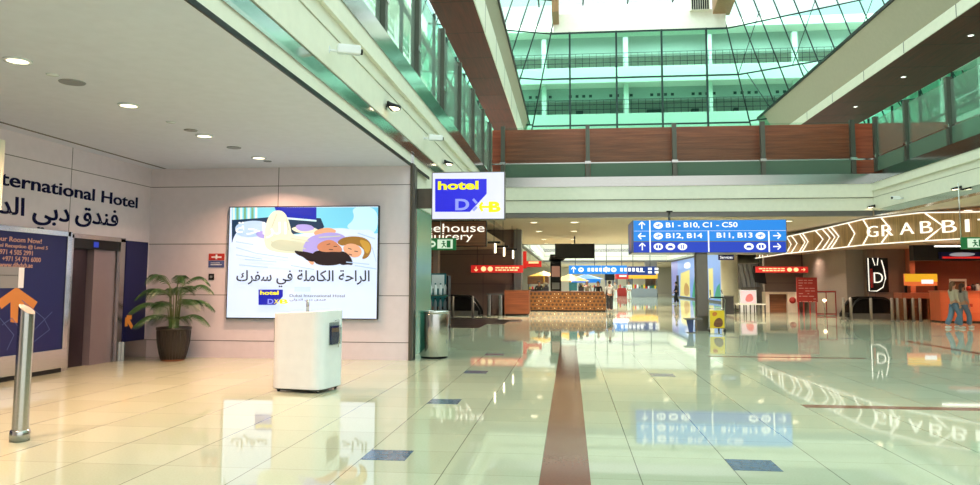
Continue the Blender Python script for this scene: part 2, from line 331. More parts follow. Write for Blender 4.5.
# big sign board on the lobby wall
t = thing('sign_board', 'navy hotel sign board with orange arrow in a brushed steel surround', 'sign', (WX, 12.3, 0))
MB().box(.0, .1, -8, 0, .38, 2.42, M['navy']).build('board', None, t)
MB().box(0, .13, -8, .02, 2.34, 2.43, M['steel']).box(0, .13, -.06, .06, .3, 2.43, M['steel']).box(0, .14, -8, .06, .08, .40, M['steel']).box(0, .1, -8, -.02, 0, .08, M['black']).build('surround', None, t, bevel=.006)
p = Plate((.1, -8, 0), (0, 1, 0), (0, 0, 1))
def T_(s, y1, z, w_, m_=M['peach']): text(s, m_, t, w_, .078, (.103, y1-12.3, z), (0, 1, 0), (0, 0, 1), 'r', .008, .004)
yy = lambda px, py: at(px, py, 1.)  # direction only
def on_left(px, py):
    d_ = at(px, py, 1.); return d_.y*(-8.74)/d_.x
V_ = lambda px, py: (lambda q: EYE+(q.z-EYE)*(-8.74/q.x))(at(px, py, 1.))
for s_, px_, py_, w2 in (('Book Your Room Now!', 42, 241.5, 1.42), ('Hotel Reception @ Level 5', 48, 248.5, 1.25), ('+971 4 505 2991', 33, 253.3, .78), ('+971 54 791 6000', 41, 260, .85), ('www.dihdxb.ae', 33, 265.5, .72)):
    T_(s_, on_left(px_, py_), V_(px_, py_), w2)
u = lambda px, py: on_left(px, py)-12.3+8
V_ = lambda px, py: (lambda q: EYE+(q.z-EYE)*(-8.74/q.x))(at(px, py, 1.))
def pt(px, py): return (u(px, py), V_(px, py))
p.poly([pt(*q) for q in ((17, 287), (38, 302), (33, 310), (24, 303), (24, 324), (11, 322), (11, 302), (2, 309), (-3, 301))], M['orange'])
for q in ([(u(22, 300), V_(22, 300)), (u(44, 318), V_(44, 318)), (u(44, 318)+.16, V_(44, 318)-.2), (u(30, 345), V_(30, 345)), (u(26, 350), V_(26, 350))], [pt(0, 318), pt(14, 335), pt(7, 350)], [pt(2, 325), pt(12, 318), pt(26, 338), pt(52, 312)]):
    p.stroke(q, .012, M['navy_line'])
p.build('arrow_graphic', t)
p = Plate((.104, -8, 0), (0, 1, 0), (0, 0, 1))
a, b = pt(-12, 266), pt(18, 288); p.rect(a[0], b[1], b[0], V_(18, 267), M['grey']); p.rect(b[0], b[1], u(24, 280), V_(20, 267.5), M['white']); 
for i in range(9): p.rect(b[0]-.42+.045*i, b[1]+.19, b[0]-.40+.045*i, b[1]+.21, M['black'], .018)
p.build('printed_graphic', t)

# pale hanging sign at the edge of the view
t = thing('hanging_sign', 'pale hanging sign board under the lobby ceiling at the picture edge', 'sign', (-7.7, 9.0, 2.48))
MB().box(-.3, .3, -.05, .05, 0, .93, M['cream']).build('board', None, t, bevel=.01)
for x in (-.2, .2): MB().tube([(x, 0, .93), (x, 0, CZ-2.48)], .008).build('rod', M['steel'], t)

# ceiling fittings of the lobby
def downlight(loc, r, label, lum, group, energy=0, colr=(1, .86, .66), mm='lampwarm'):
    t = thing('downlight', label, 'ceiling light', loc, 0, group)
    MB().lathe([(r*1.28, -.0), (r*1.25, -.02), (r, -.02), (r, 0)], n=28, m_=M['white']).build('trim_ring', None, t)
    MB().lathe([(r*.98, -.004), (r*.98, -.012)], n=28, m_=M[mm]).build('lamp', None, t)
    if energy:
        l = bpy.data.lights.new('lamp_light', 'AREA'); l.shape = 'DISK'; l.size = r*2; l.energy = energy; l.spread = 2.4; l.color = colr
        lo = bpy.data.objects.new('lamp_light', l); C.objects.link(lo); lo.parent = t; lo.location = (0, 0, -.04)
    return t
for i, (y, lb) in enumerate(((7.38, 'first round warm downlight over the lobby, closest to the viewer'), (9.45, 'second round downlight along the lobby ceiling, beyond the big speaker grille'), (11.58, 'third round downlight along the lobby ceiling'), (13.75, 'fourth round downlight along the lobby ceiling, just before the screen wall'))):
    downlight((-5.95, y, CZ), .11, lb, 1, 'lobby downlights', 85, (1, .58, .37))
for y in (5.2, 3.0): downlight((-5.95, y, CZ), .11, 'lobby downlight above the view, out of the frame', 1, 'lobby downlights out of frame', 70, (1, .68, .48))
for y, r, lb in ((8.28, .13, 'largest round speaker grille, between the first and second lobby downlights'), (11.13, .09, 'white round grille just before the third lobby downlight'), (12.67, .11, 'white round grille between third and fourth lobby downlights'), (14.17, .07, 'small white round grille at the screen wall end of the lobby ceiling')):
    t = thing('ceiling_speaker', lb, 'ceiling speaker', (-5.95, y, CZ), 0, 'round grilles in the lobby ceiling')
    MB().lathe([(r*1.15, 0), (r*1.1, -.012), (r, -.012)], n=24, m_=M['grey']).build('ring', None, t)
    MB().lathe([(r, -.003), (r, -.008)], n=24, m_=M['grey']).build('grille', None, t)
for x, y, lb in ((-5.96, 7.95, 'small flat white sensor plate beside the largest ceiling grille'), (-5.95, 10.54, 'small flat white sensor plate between second and third lobby downlights')):
    t = MB().lathe([(.07, 0), (.065, -.012), (0, -.014)], n=20, m_=M['white']).build('ceiling_sensor', None, None, loc=(x, y, CZ)); tag(t, lb, 'sensor', 'sensor plates')

# ------------------------------------------------------------------ advertising screen
SX0, SX1, SZ0, SZ1 = -7.06, -3.865, .81, 3.125; SY = WY-.09
W_, H_ = SX1-SX0, SZ1-SZ0
t = thing('advertising_screen', 'large bright wall screen advertising the hotel with two people lying on a bed', 'screen', (SX0, SY, SZ0))
MB().box(0, W_, 0, .09, 0, H_, M['black']).build('housing', None, t, bevel=.005)
e = lambda n, c, s=1.: mat(n, c, .3, emit=c, es=s)
p = Plate((0, 0, 0), (1, 0, 0), (0, 0, 1)); p.N = Vector((0, -1, 0)); p.clip = (.02, W_-.02)
def S(x, y):
    q = at(220+x/3.467, 190+y/3.467, SY); return (min(max(q.x-SX0, .02), W_-.02), min(max(q.z-SZ0, .02), H_-.02))
def SP(pts): return [S(*q) for q in pts]
bed = e('screen_bed', (214, 230, 252)); shade = e('screen_fold', (178, 206, 238)); cyan = e('screen_cyan', (120, 208, 236)); dark = e('screen_dark', (26, 54, 84)); blue = e('screen_blue', (20, 40, 170))
cream = e('screen_cream', (222, 226, 200)); cream2 = e('screen_cream_fold', (196, 202, 176)); lav = e('screen_lavender', (166, 158, 224)); skn = e('screen_skin', (226, 168, 132)); skn2 = e('screen_skin_dark', (196, 132, 98)); hr = e('screen_hair', (36, 26, 30)); hb = e('screen_gold_hair', (150, 110, 50)); pil = e('screen_pillow', (196, 236, 246)); gr = e('screen_curtain', (120, 170, 130)); gr2 = e('screen_curtain_pale', (214, 236, 224)); cap = e('screen_caption', (40, 44, 60), .5)
p.rect(.02, .02, W_-.02, H_-.02, bed)
p.poly(SP([(42, 60), (553, 60), (553, 150), (42, 178)]), cyan)
for i in range(7): p.poly(SP([(44+i*13, 61), (52+i*13, 61), (52+i*13, 108), (44+i*13, 108)]), gr if i % 2 else gr2)
p.poly(SP([(42, 104), (130, 98), (200, 92), (350, 98), (362, 128), (350, 140), (42, 182)]), dark)
p.poly(SP([(190, 60), (335, 60), (335, 104), (205, 100)]), blue); p.poly(SP([(200, 92), (335, 104), (335, 110), (200, 99)]), pil)
p.blob(SP([(455, 50), (560, 58), (560, 150), (500, 150), (430, 132), (470, 100)]), pil)
p.blob(SP([(42, 150), (120, 112), (180, 130), (260, 160), (330, 140), (420, 130), (470, 140), (555, 135), (556, 270), (400, 285), (200, 270), (42, 260)]), bed)
p.blob(SP([(50, 120), (110, 104), (170, 112), (180, 150), (120, 165), (60, 160)]), shade)
p.blob(SP([(120, 150), (150, 140), (190, 150), (185, 170), (140, 168)]), lav)
p.blob(SP([(150, 200), (160, 110), (185, 70), (225, 72), (245, 120), (250, 160), (320, 160), (350, 200), (300, 222), (200, 218)]), cream)
p.blob(SP([(170, 190), (200, 170), (240, 175), (330, 190), (300, 215), (200, 210)]), cream2)
p.blob(SP([(240, 130), (310, 124), (350, 140), (330, 152), (270, 150)]), cream)
p.blob(SP([(260, 120), (310, 118), (335, 135), (300, 145), (270, 140)]), lav)
p.blob(SP([(320, 145), (370, 128), (410, 140), (390, 158), (340, 165)]), skn)
p.blob(SP([(285, 205), (306, 166), (345, 152), (385, 146), (420, 152), (440, 165), (430, 185), (385, 182), (345, 196), (335, 225), (318, 240), (296, 236)]), lav)
p.blob(SP([(300, 225), (318, 232), (330, 252), (322, 262), (308, 250)]), skn)
p.blob(SP([(405, 182), (425, 166), (460, 160), (500, 164), (522, 180), (528, 205), (515, 235), (490, 242), (505, 215), (490, 196), (455, 184), (425, 196)]), hb)
p.blob(SP([(480, 170), (515, 178), (526, 200), (512, 226), (500, 205)]), e('screen_amber_hair', (196, 152, 64)))
p.blob(SP([(428, 194), (452, 184), (478, 190), (494, 208), (490, 228), (468, 236), (445, 226), (430, 212)]), skn)
for q in ([(256, 208), (300, 214), (330, 222), (345, 236), (330, 250), (305, 246), (290, 232), (268, 224)], [(320, 214), (370, 206), (420, 212), (440, 226), (430, 252), (400, 262), (350, 262), (325, 250)], [(400, 214), (436, 212), (458, 236), (464, 262), (444, 258), (424, 262), (404, 246)]): p.blob(SP(q), hr)
p.blob(SP([(338, 190), (362, 176), (388, 172), (408, 184), (426, 202), (424, 216), (398, 214), (362, 216), (340, 208)]), skn2)
for a, b in (((446, 202), (458, 206)), ((468, 212), (480, 214)), ((372, 190), (384, 187)), ((396, 196), (408, 196)), ((448, 222), (460, 226)), ((380, 206), (394, 207))): p.stroke(SP([a, b]), .014, hr)
for a, b in (((200, 84), (182, 130)), ((232, 90), (240, 140)), ((250, 168), (310, 178)), ((180, 180), (300, 204)), ((205, 200), (290, 212)), ((345, 165), (420, 160))): p.stroke(SP([a, b]), .022, cream2)
for q in ([(60, 200), (130, 220), (240, 236)], [(90, 240), (200, 250)], [(440, 250), (520, 258)], [(480, 150), (540, 170)], [(530, 200), (548, 250)], [(70, 260), (170, 268)], [(60, 225), (150, 240)], [(250, 262), (330, 276)], [(470, 262), (548, 274)], [(60, 180), (120, 190)]): p.stroke(SP(q), .02, shade)
p.poly(SP([(138, 345), (222, 345), (222, 368), (196, 398), (138, 398)]), d_ := e('screen_logo_blue', (28, 34, 170)))
p.rect(*S(262, 352), *S(318, 336), e('screen_tint', (198, 222, 250)))
p.build('picture', t)
n = .16
def st(s, x0, x1, y, h, m_, bold=0., nm='lettering'):
    a = S(x0, y); b = S(x1, y); text(s, m_, t, b[0]-a[0], h, ((a[0]+b[0])/2, -.07, a[1]), bold=bold, depth=.004, name=nm)
st(arabic('الراحة الكاملة في سفرك'), 62, 522, 307, None, cap, .01)
st('hotel', 144, 208, 356, .085, M['d_yellow'], .03); st('D', 170, 190, 386, .1, M['d_lav'], .02); st('X', 192, 208, 386, .09, M['d_yellow'], .01); st('B', 212, 240, 386, .09, M['d_yellow'], .03)
st('Dubai International Hotel', 246, 436, 366, .05, cap); st(arabic('فندق دبي الدولي'), 246, 370, 381, .06, cap)
st(arabic('الراحة'), 60, 235, 140, .34, e('screen_white', (246, 250, 255)), .0)

# fire call point sign and switch by the palm
t = thing('fire_notice', 'small red and blue notice plate on the wall above the palm', 'sign', (-7.34, WY, 1.86))
MB().box(-.17, .17, -.012, 0, .0, .14, M['navy_line']).box(-.17, .17, -.012, 0, .15, .29, M['redpanel']).build('plates', None, t)
p = Plate((-.17, -.012, 0), (1, 0, 0), (0, 0, 1)); p.N = Vector((0, -1, 0)); p.rect(.06, .2, .28, .23, M['white']); p.rect(.15, .17, .19, .27, M['white']); p.rect(.05, .05, .29, .065, M['white']); p.rect(.05, .09, .25, .1, M['white']); p.build('printing', t)
t = thing('wall_switch', 'small black switch plate on the wall below the red and blue notice', 'switch', (-7.44, WY, 1.6))
MB().box(-.06, .06, -.015, 0, 0, .13, M['black']).build('plate', None, t, bevel=.004); MB().box(-.025, .025, -.022, -.015, .04, .09, M['grey']).build('rocker', None, t)

# ------------------------------------------------------------------ potted palm
PX, PY = -7.88, 14.38
t = thing('potted_palm', 'green potted palm in a dark ribbed pot by the panelled lobby wall', 'plant', (PX, PY, 0))
prof = [(.2, 0), (.22, .015), (.26, .15), (.30, .35), (.315, .6), (.335, .61), (.335, .66), (.30, .66), (.29, .6), (0, .6)]
pot = MB().lathe(prof, n=32, m_=M['pot'])
for i in range(28):
    a = 2*PI*i/28; pot.tube([(.225*math.cos(a), .225*math.sin(a), .03), (.262*math.cos(a), .262*math.sin(a), .16), (.302*math.cos(a), .302*math.sin(a), .36), (.317*math.cos(a), .317*math.sin(a), .59)], .008, 5, M['pot'])
pot.build('pot', None, t); MB().lathe([(.19, 0), (.225, .0), (.225, .04), (.2, .04)], n=28, m_=M['timber']).build('pot_foot', None, t)
MB().lathe([(0, .61), (.29, .602), (.29, .59), (0, .59)], n=20, m_=M['soil']).build('soil', None, t)
def frond(mb, base, yaw, length, lift, droop, n=21):
    d = Vector((math.cos(yaw), math.sin(yaw), 0)); sd = Vector((-d.y, d.x, 0)); pts = []
    for i in range(n+1):
        s = i/n; pts.append(Vector(base) + d*length*(s**.92) + Vector((0, 0, lift*math.sin(s*PI*.6) - droop*s*s)))
    mb.tube(pts, .007, 5, M['stalk'], r2=.002)
    for i in range(2, n+1):
        s = i/n; L = length*.36*math.sin(PI*min(1, .2+s*.8))**.7+.04; tg = (pts[i]-pts[i-1]).normalized()
        for sgn in (-1, 1):
            p0 = pts[i]; dr = (sd*sgn*.8 + tg*.7 + Vector((0, 0, -.12-.3*s))).normalized()
            p1 = p0+dr*L*.5; p2 = p0+dr*L+Vector((0, 0, -L*.38)); wd = tg*.012
            mb.add([p0-wd*.4, p0+wd*.4, p1+wd, p1-wd, p2], [(0, 1, 2, 3), (3, 2, 4)], M['leaf'])
fr = MB(); st_ = MB()
rnd = random.Random(3)
tiers = [(.78, 5, .62), (1.0, 6, .68), (1.22, 6, .62), (1.42, 5, .52)]
for k_, (h, n_, ln0) in enumerate(tiers):
    for i in range(n_):
        a = 2*PI*i/n_+k_*.55+(.0 if k_ % 2 else .15); r0 = .05+.03*rnd.random()
        bx = (r0*math.cos(a), r0*math.sin(a), .6); tp = (r0*1.6*math.cos(a), r0*1.6*math.sin(a), h+.06*rnd.random())
        st_.tube([bx, ((bx[0]+tp[0])/2, (bx[1]+tp[1])/2, (.6+tp[2])/2), tp], .012, 6, M['stalk'], r2=.008)
        ln = ln0*(.9+.2*rnd.random())
        if math.sin(a) > .55: ln *= .62
        frond(fr, tp, a, ln, .16+.08*rnd.random()+.06*k_, .26+.08*rnd.random())
fr.build('fronds', None, t); st_.build('stems', None, t)

# ------------------------------------------------------------------ white kiosk on castors
t = thing('service_podium', 'white rounded podium on small castors standing in the open lobby', 'podium', (-4.28, 10.47, 0), -.19)
def rrect(x0, x1, y0, y1, r, n=7):
    o = []
    for cx, cy, a0 in ((x1-r, y0+r, -PI/2), (x1-r, y1-r, 0), (x0+r, y1-r, PI/2), (x0+r, y0+r, PI)):
        for i in range(n): a = a0+PI/2*i/(n-1); o.append((cx+r*math.cos(a), cy+r*math.sin(a)))
    return o
q = rrect(0, .82, 0, .72, .15); b = MB(); vs = [(x, y, .05) for x, y in q] + [(x, y, 1.11+.04*(x/.82)) for x, y in q]; k = len(q)
b.add(vs, [tuple(range(k))[::-1], tuple(range(k, 2*k))] + [(i, (i+1) % k, k+(i+1) % k, k+i) for i in range(k)], M['white'])
b.build('body', None, t, bevel=.012)
q = rrect(.03, .79, .03, .69, .12); MB().prism([(x, y, .035) for x, y in q], (0, 0, .015), M['black']).build('underside', None, t)
for x, y in ((.1, .1), (.72, .1), (.1, .62), (.72, .62)):
    cst = MB().box(x-.02, x+.02, y-.02, y+.02, .025, .045, M['steel']).build('castor', None, t)
    MB().tube([(x-.015, y, .02), (x+.015, y, .02)], .02, 10, M['black']).build('wheel', None, cst)
MB().tube([(.36, .4, 1.12), (.36, .4, 1.3)], .022, 10, M['steel']).build('post', None, t)
h = MB().box(.82, .825, .22, .52, .66, .98, M['g_clear']).box(.86, .864, .22, .52, .66, .9, M['g_clear']).box(.82, .864, .22, .224, .66, .95, M['g_clear']).box(.82, .864, .516, .52, .66, .95, M['g_clear']).build('leaflet_holder', None, t)
MB().box(.828, .85, .24, .5, .67, .93, M['navy']).box(.851, .853, .24, .5, .84, .9, M['timber']).build('leaflets', None, t, label='dark blue leaflets in the clear holder')
MB().tube([(.83, .37, 1.0), (.88, .4, 1.02), (.885, .42, .8), (.875, .4, .62)], .008, 6, M['steel']).build('coiled_cable', None, t)

# ------------------------------------------------------------------ steel bollard
t = thing('bollard', 'tall slim brushed steel bollard with slanted top in front of the navy sign board', 'bollard', (-5.36, 6.965, 0))
b = MB(); n = 28; r = .072; vs = []
for z, sl in ((.1, 0), (1.28, .05)):
    for i in range(n): a = 2*PI*i/n; vs.append((r*math.cos(a), r*math.sin(a), z - sl*math.cos(a)))
b.add(vs, [(i, (i+1) % n, n+(i+1) % n, n+i) for i in range(n)], M['steel'], True); b.add(vs[n:], [tuple(range(n))], M['steel_d'])
b.build('post', None, t); MB().lathe([(.088, 0), (.088, .1), (.078, .11), (.072, .11)], n=28, m_=M['steel']).build('collar', None, t)

# ------------------------------------------------------------------ steel bin
t = thing('litter_bin', 'round brushed steel litter bin beside the end of the screen wall', 'bin', (-2.83, 15.62, 0))
MB().lathe([(.29, .04), (.3, .05), (.3, .9), (.29, .93)], n=36, m_=M['steel']).build('body', None, t); MB().lathe([(.27, 0), (.27, .045)], n=30, m_=M['black']).build('base', None, t)
MB().lathe([(.31, .92), (.315, .95), (.3, .975), (.17, .975), (.16, .93)], n=36, m_=M['steel']).build('lid', None, t)

# ------------------------------------------------------------------ hanging display sign on the bracket
t = thing('display_sign', 'glowing white and blue two-sided hotel sign projecting on a bracket', 'sign', (-2.855, 15.3, 2.855))
w_, h_ = 1.535, 1.0
MB().box(0, w_, 0, .16, 0, h_, M['steel_d']).build('housing', None, t, bevel=.008)
MB().box(-.36, 0, .02, .14, .25, .66, M['bronze']).build('bracket', None, t)
p = Plate((0, 0, 0), (1, 0, 0), (0, 0, 1)); p.N = Vector((0, -1, 0))
def D(x, y):
    q = at(410+x/4.85, 150+y/4.85, 15.3); return (q.x+2.855, q.z-2.855)
p.rect(.02, .02, w_-.02, h_-.02, M['d_white']); p.poly([D(*q) for q in ((122, 140), (372, 140), (372, 212), (330, 258), (290, 300), (122, 300))], M['d_blue'])
p.stroke([D(306, 238), D(324, 258)], .05, M['d_lav']); p.stroke([D(306, 294), D(324, 276)], .05, M['d_lav'])
p.stroke([D(352, 254), D(338, 274), D(352, 297)], .05, M['d_yellow']); p.stroke([D(345, 276), D(392, 276)], .045, M['d_yellow'])
p.build('panel', t)
def dt(s, x0, x1, y0, y1, m_, bold): a = D(x0, y1); b = D(x1, y0); text(s, m_, t, b[0]-a[0], b[1]-a[1], ((a[0]+b[0])/2, -.02, (a[1]+b[1])/2), bold=bold)
dt('hotel', 136, 333, 150, 194, M['d_yellow'], .035); dt('D', 220, 288, 237, 293, M['d_lav'], .03); dt('B', 382, 440, 250, 302, M['d_yellow'], .05)

# ------------------------------------------------------------------ atrium edges: fascias, bridges, decks
LX, RX, YB = -3.25, 11.9, 30.8
Z0, Z1, Z2, Z3 = 4.25, 4.97, 5.5, 5.9
def fascia_x(name, x, s, y0, y1, lowz):
    """s=+1: the void lies towards +x"""
    b = MB(); e_ = lambda a: (min(x, x+s*a), max(x, x+s*a))
    def bx(a0, a1, z0, z1, m_): b.box(min(x+s*a0, x+s*a1), max(x+s*a0, x+s*a1), y0, y1, z0, z1, m_)
    if lowz < Z0:
        bx(.0, .025, lowz-.01, lowz+.05, M['black']); bx(-.3, -.0, lowz+.26, Z0, M['cream']); bx(0, .01, lowz+.05, 4.19, M['cream']); bx(-.02, .03, 4.19, 4.24, M['steel'])
    bx(-.4, -.02, Z0, Z0+.22, M['mirror']); bx(-.4, 0, Z0+.22, Z1-.015, M['cream']); bx(-.4, -.02, Z1-.015, Z1, M['joint']); bx(-.4, .015, Z1, 5.2, M['cream']); bx(-.4, .08, 5.2, Z2, M['cream']); bx(-.4, .1, Z2, Z3, M['mirror'])
    return struct(name, b)
fascia_x('trim_2', LX, 1, -6, WY+2, CZ); fascia_x('trim_3', LX, 1, WY+2, YB, Z0); fascia_x('trim_4', RX, -1, -6, YB, Z0)
fascia_x('trim_5', LX, 1, 53, 95, Z0); fascia_x('trim_6', RX, -1, 53, 95, Z0)
def fascia_y(name, y, s):
    b = MB()
    def bx(a0, a1, z0, z1, m_): b.box(LX, RX, min(y+s*a0, y+s*a1), max(y+s*a0, y+s*a1), z0, z1, m_)
    bx(-.4, -.1, Z0, Z0+.2, M['steel_d']); bx(-.4, 0, Z0+.2, Z1-.03, M['cream']); bx(-.4, -.06, Z1-.03, Z1, M['steel_d']); bx(-.4, .06, Z1, Z2, M['cream']); bx(-.4, .08, Z2, Z3, M['steel'])
    return struct(name, b)
fascia_y('trim_7', YB, -1); fascia_y('trim_8', 95, -1); fascia_y('trim_9', 53, 1)
dk = MB().box(LX-.0, RX, YB+.3, 52.7, Z0+.02, Z3-.1, M['ceil2']); struct('ceiling_bridge', dk)
struct('ceiling_bridge_2', MB().box(LX, RX, 95.3, 140, Z0+.02, Z3, M['ceil2']))
struct('ceiling_side_left', MB().box(-14, LX-.3, WY+.3, 140, Z0+.02, Z3-.1, M['ceil2']).box(-14, LX-.3, -6, WY+.3, CZ+.3, Z3-.1, M['ceil2']))
struct('ceiling_side_right', MB().box(RX+.3, 26, -6, 140, Z0+.02, Z3-.1, M['ceil2']))
struct('wall_right', MB().box(24, 24.4, -6, 140, 0, Z0, M['brownwall'])); struct('wall_far_left', MB().box(-13, -12.6, WY+.3, 140, 0, Z0, M['brownwall']))

# posts, rails and glass of the balconies
def post(loc, label, rz=0):
    t = thing('balustrade_post', label, 'post', loc, rz, 'slim metal posts of the atrium balcony')
    MB().box(-.085, .085, -.09, .09, 0, 2.17, M['post']).build('upright', None, t); MB().box(-.12, .12, -.11, -.09, .55, .66, M['steel']).build('glass_clamp', None, t)
    return t
PZ = Z3
pxs = [-2.75, .76, 4.26, 7.74, 11.2]
nm = ['first', 'second', 'third', 'fourth', 'fifth']
p0 = post((pxs[0], YB, PZ), 'first balcony post along the bridge, above the projecting hotel sign')
lb = [None, 'second balcony post along the bridge, counted from the hotel sign', 'middle balcony post of the bridge, above the column with the blue sign', 'fourth balcony post along the bridge, left of the corner', 'last balcony post of the bridge, at the corner with the side balcony']
for x, l in list(zip(pxs, lb))[1:]: dup(p0, (x, YB, PZ), 0, l)
for i in range(4):
    x0, x1 = pxs[i]+.1, pxs[i+1]-.1
    t = tag(MB().box(x0, x1, YB-.02, YB, PZ+.62, 8.0, M['g_rail']).box(x0, x1, YB-.02, YB, PZ+.0, PZ+.57, M['g_low']).build('balustrade_glass', None), 'clear glass balcony bay on the bridge, ' + ['closest to the hotel sign', 'between its second and middle posts', 'between its middle and fourth posts', 'ending at the corner post'][i], 'glass panel', 'glass bays of the bridge balcony')
t = tag(MB().box(LX, RX, YB+.0, YB+.05, PZ+.56, PZ+.62, M['steel']).build('handrail', None), 'long steel rail crossing the bridge balcony in front of the wood', 'rail')
struct('wall_bridge', MB().box(LX, 15.6, YB+.5, YB+.62, Z3-.2, 8.03, M['woodp']))
ys = [6.9, 9.7, 12.5, 15.4, 18.6, 21.6, 24.7, 27.6, 30.2]
for i, y in enumerate(ys):
    dup(p0, (LX, y, PZ), PI/2, f'dark upright post on the hotel-side balcony, {["first","second","third","fourth","fifth","sixth","seventh","eighth","ninth"][i]} one going away')
for i, y in enumerate((30.3, 27.6, 24.6, 21.5, 18.5)):
    dup(p0, (RX, y, PZ), -PI/2, ['upright post of the shop-side balcony at the bridge corner', 'upright post of the shop-side balcony, next after the bridge corner', 'tall upright post of the shop-side balcony near the picture edge', 'shop-side balcony post outside the picture', 'shop-side balcony post outside the picture, second'][i])
for i in range(len(ys)-1):
    o_ = MB().box(LX-.01, LX+.01, ys[i]+.1, ys[i+1]-.1, PZ+.0, 7.95, M['g_rail']).build('balustrade_glass', None)
    tag(o_, f'glass pane of the hotel-side balcony between its {["first","second","third","fourth","fifth","sixth","seventh","eighth"][i]} and next post', 'glass panel', 'glass panes of the hotel-side balcony')
for i, (a, b) in enumerate(((27.72, 30.18), (24.72, 27.48), (21.62, 24.48))):
    o_ = MB().box(RX-.01, RX+.01, a, b, PZ+.62, 7.95, M['g_rail']).box(RX-.01, RX+.01, a, b, PZ, PZ+.57, M['g_low']).build('balustrade_glass', None)
    tag(o_, 'glass pane of the shop-side balcony, ' + ['touching the bridge corner', 'second from the bridge corner', 'third from the bridge corner'][i], 'glass panel', 'glass panes of the shop-side balcony')
tag(MB().box(RX, RX+.05, 18, 30.8, PZ+.56, PZ+.62, M['steel']).build('handrail', None), 'steel rail running along the shop-side balcony', 'rail')

# upper storey slabs with wooden soffits
def slab(name, s, xi, xe, xo, zt, xb):
    b = MB(); y0, y1 = 0, 50
    b.box(min(xe, xo), max(xe, xo), y0, y1, 10.5, 10.7, M['woodd']); b.box(min(xe, xo), max(xe, xo), y0, y1, 10.7, 12.2, M['beige'])
    b.prism([(xe, y0, 10.5), (xe-s*.04, y0, 10.5), (xe-s*.04, y0, zt), (xe, y0, zt)], (0, y1-y0, 0), M['cream'])
    b.prism([(xe, y0, zt), (xb, y0, 12.3), (xe, y0, 12.3)], (0, y1-y0, 0), M['beige'])
    b.box(xb-.06, xb+.06, y0, y1, 12.28, 12.42, M['black'])
    for y in range(6, 50, 4): b.box(min(xe-s*.045, xe-s*.03), max(xe-s*.045, xe-s*.03), y, y+.04, 10.5, zt, M['joint'])
    for y in range(2, 50, 3): b.box(min(xe, xo), max(xe, xo), y, y+.03, 10.495, 10.5, M['black'])
    return struct(name, b)
slab('ceiling_upper_right', 1, 0, 13.0, 16.1, 10.95, 12.3); slab('ceiling_upper_left', -1, 0, -3.0, -4.4, 11.6, -2.68)
for i, y in enumerate((23.2, 28, 33.5, 39)):
    downlight((14.4, y, 10.495), .09, 'tiny bright downlight in the dark wooden soffit, ' + ['closest to the picture edge', 'second from the picture edge', 'third from the picture edge', 'deepest one over the bridge end'][i], 1, 'downlights in the wooden soffit', 0, mm='lampwhite')

# glazed side walls of the balcony storey
def curtain_x(name, x, y0, y1, z0, z1, g, step, zs):
    o = sroot(name)
    MB().box(x-.02, x+.02, y0, y1, z0, z1, g).build('glazing', None, o); b = MB(); y = y0
    while y <= y1: b.box(x-.05, x+.05, y-.03, y+.03, z0, z1, M['frame']); y += step
    for z in zs: b.box(x-.05, x+.05, y0, y1, z-.03, z+.03, M['frame'])
    b.build('mullions', None, o); return o
curtain_x('window_1', -4.45, 0, 36, 5.8, 10.5, M['g_left'], 2.4, (7.4, 9.0)); curtain_x('window_2', 16.15, 0, 44, 5.8, 10.5, M['g_back'], 3.0, (8.9,))
# terminal building seen behind the glass on both sides
def block_x(name, x, s, y0, y1, label, m_room):
    t = thing(name, label, 'building', (x, y0, 0)); L_ = y1-y0
    b = MB()
    for z in (5.2, 9.2, 13.2, 17.2): b.box(min(0, s*4), max(0, s*4), 0, L_, z, z+1.0, M['concrete'])
    b.build('floor_slabs', None, t); MB().box(min(s*3, s*3.3), max(s*3, s*3.3), 0, L_, 5, 18, m_room).build('back_wall', None, t)
    for k_ in range(int(L_//4)): MB().box(min(s*.5, s*.9), max(s*.5, s*.9), k_*4+1, k_*4+1.4, 6.2, 17.2, M['concrete']).build('column', None, t)
    b = MB()
    for z in (6.2, 10.2, 14.2):
        for h in (.5, 1.): b.box(min(s*.15, s*.2), max(s*.15, s*.2), 0, L_, z+h-.02, z+h+.02, M['white'])
    b.build('railing', None, t)
    b = MB().box(min(s*2.95, s*3), max(s*2.95, s*3), 0, L_, 8.4, 8.85, m_room)
    for k_ in range(int(L_/.6)): b.box(min(s*2.9, s*2.98), max(s*2.9, s*2.98), k_*.6, k_*.6+.25, 8.5, 8.75, M['black'])
    b.build('vent_row', None, t)
    return t
block_x('terminal_building', 20, 1, 10, 52, 'green-grey terminal storeys seen through the glass beyond the shop-side balcony', M['conc_g'])
block_x('terminal_building', -9, -1, 4, 52, 'pale terminal storeys seen through the glass beyond the hotel-side balcony', M['concrete'])

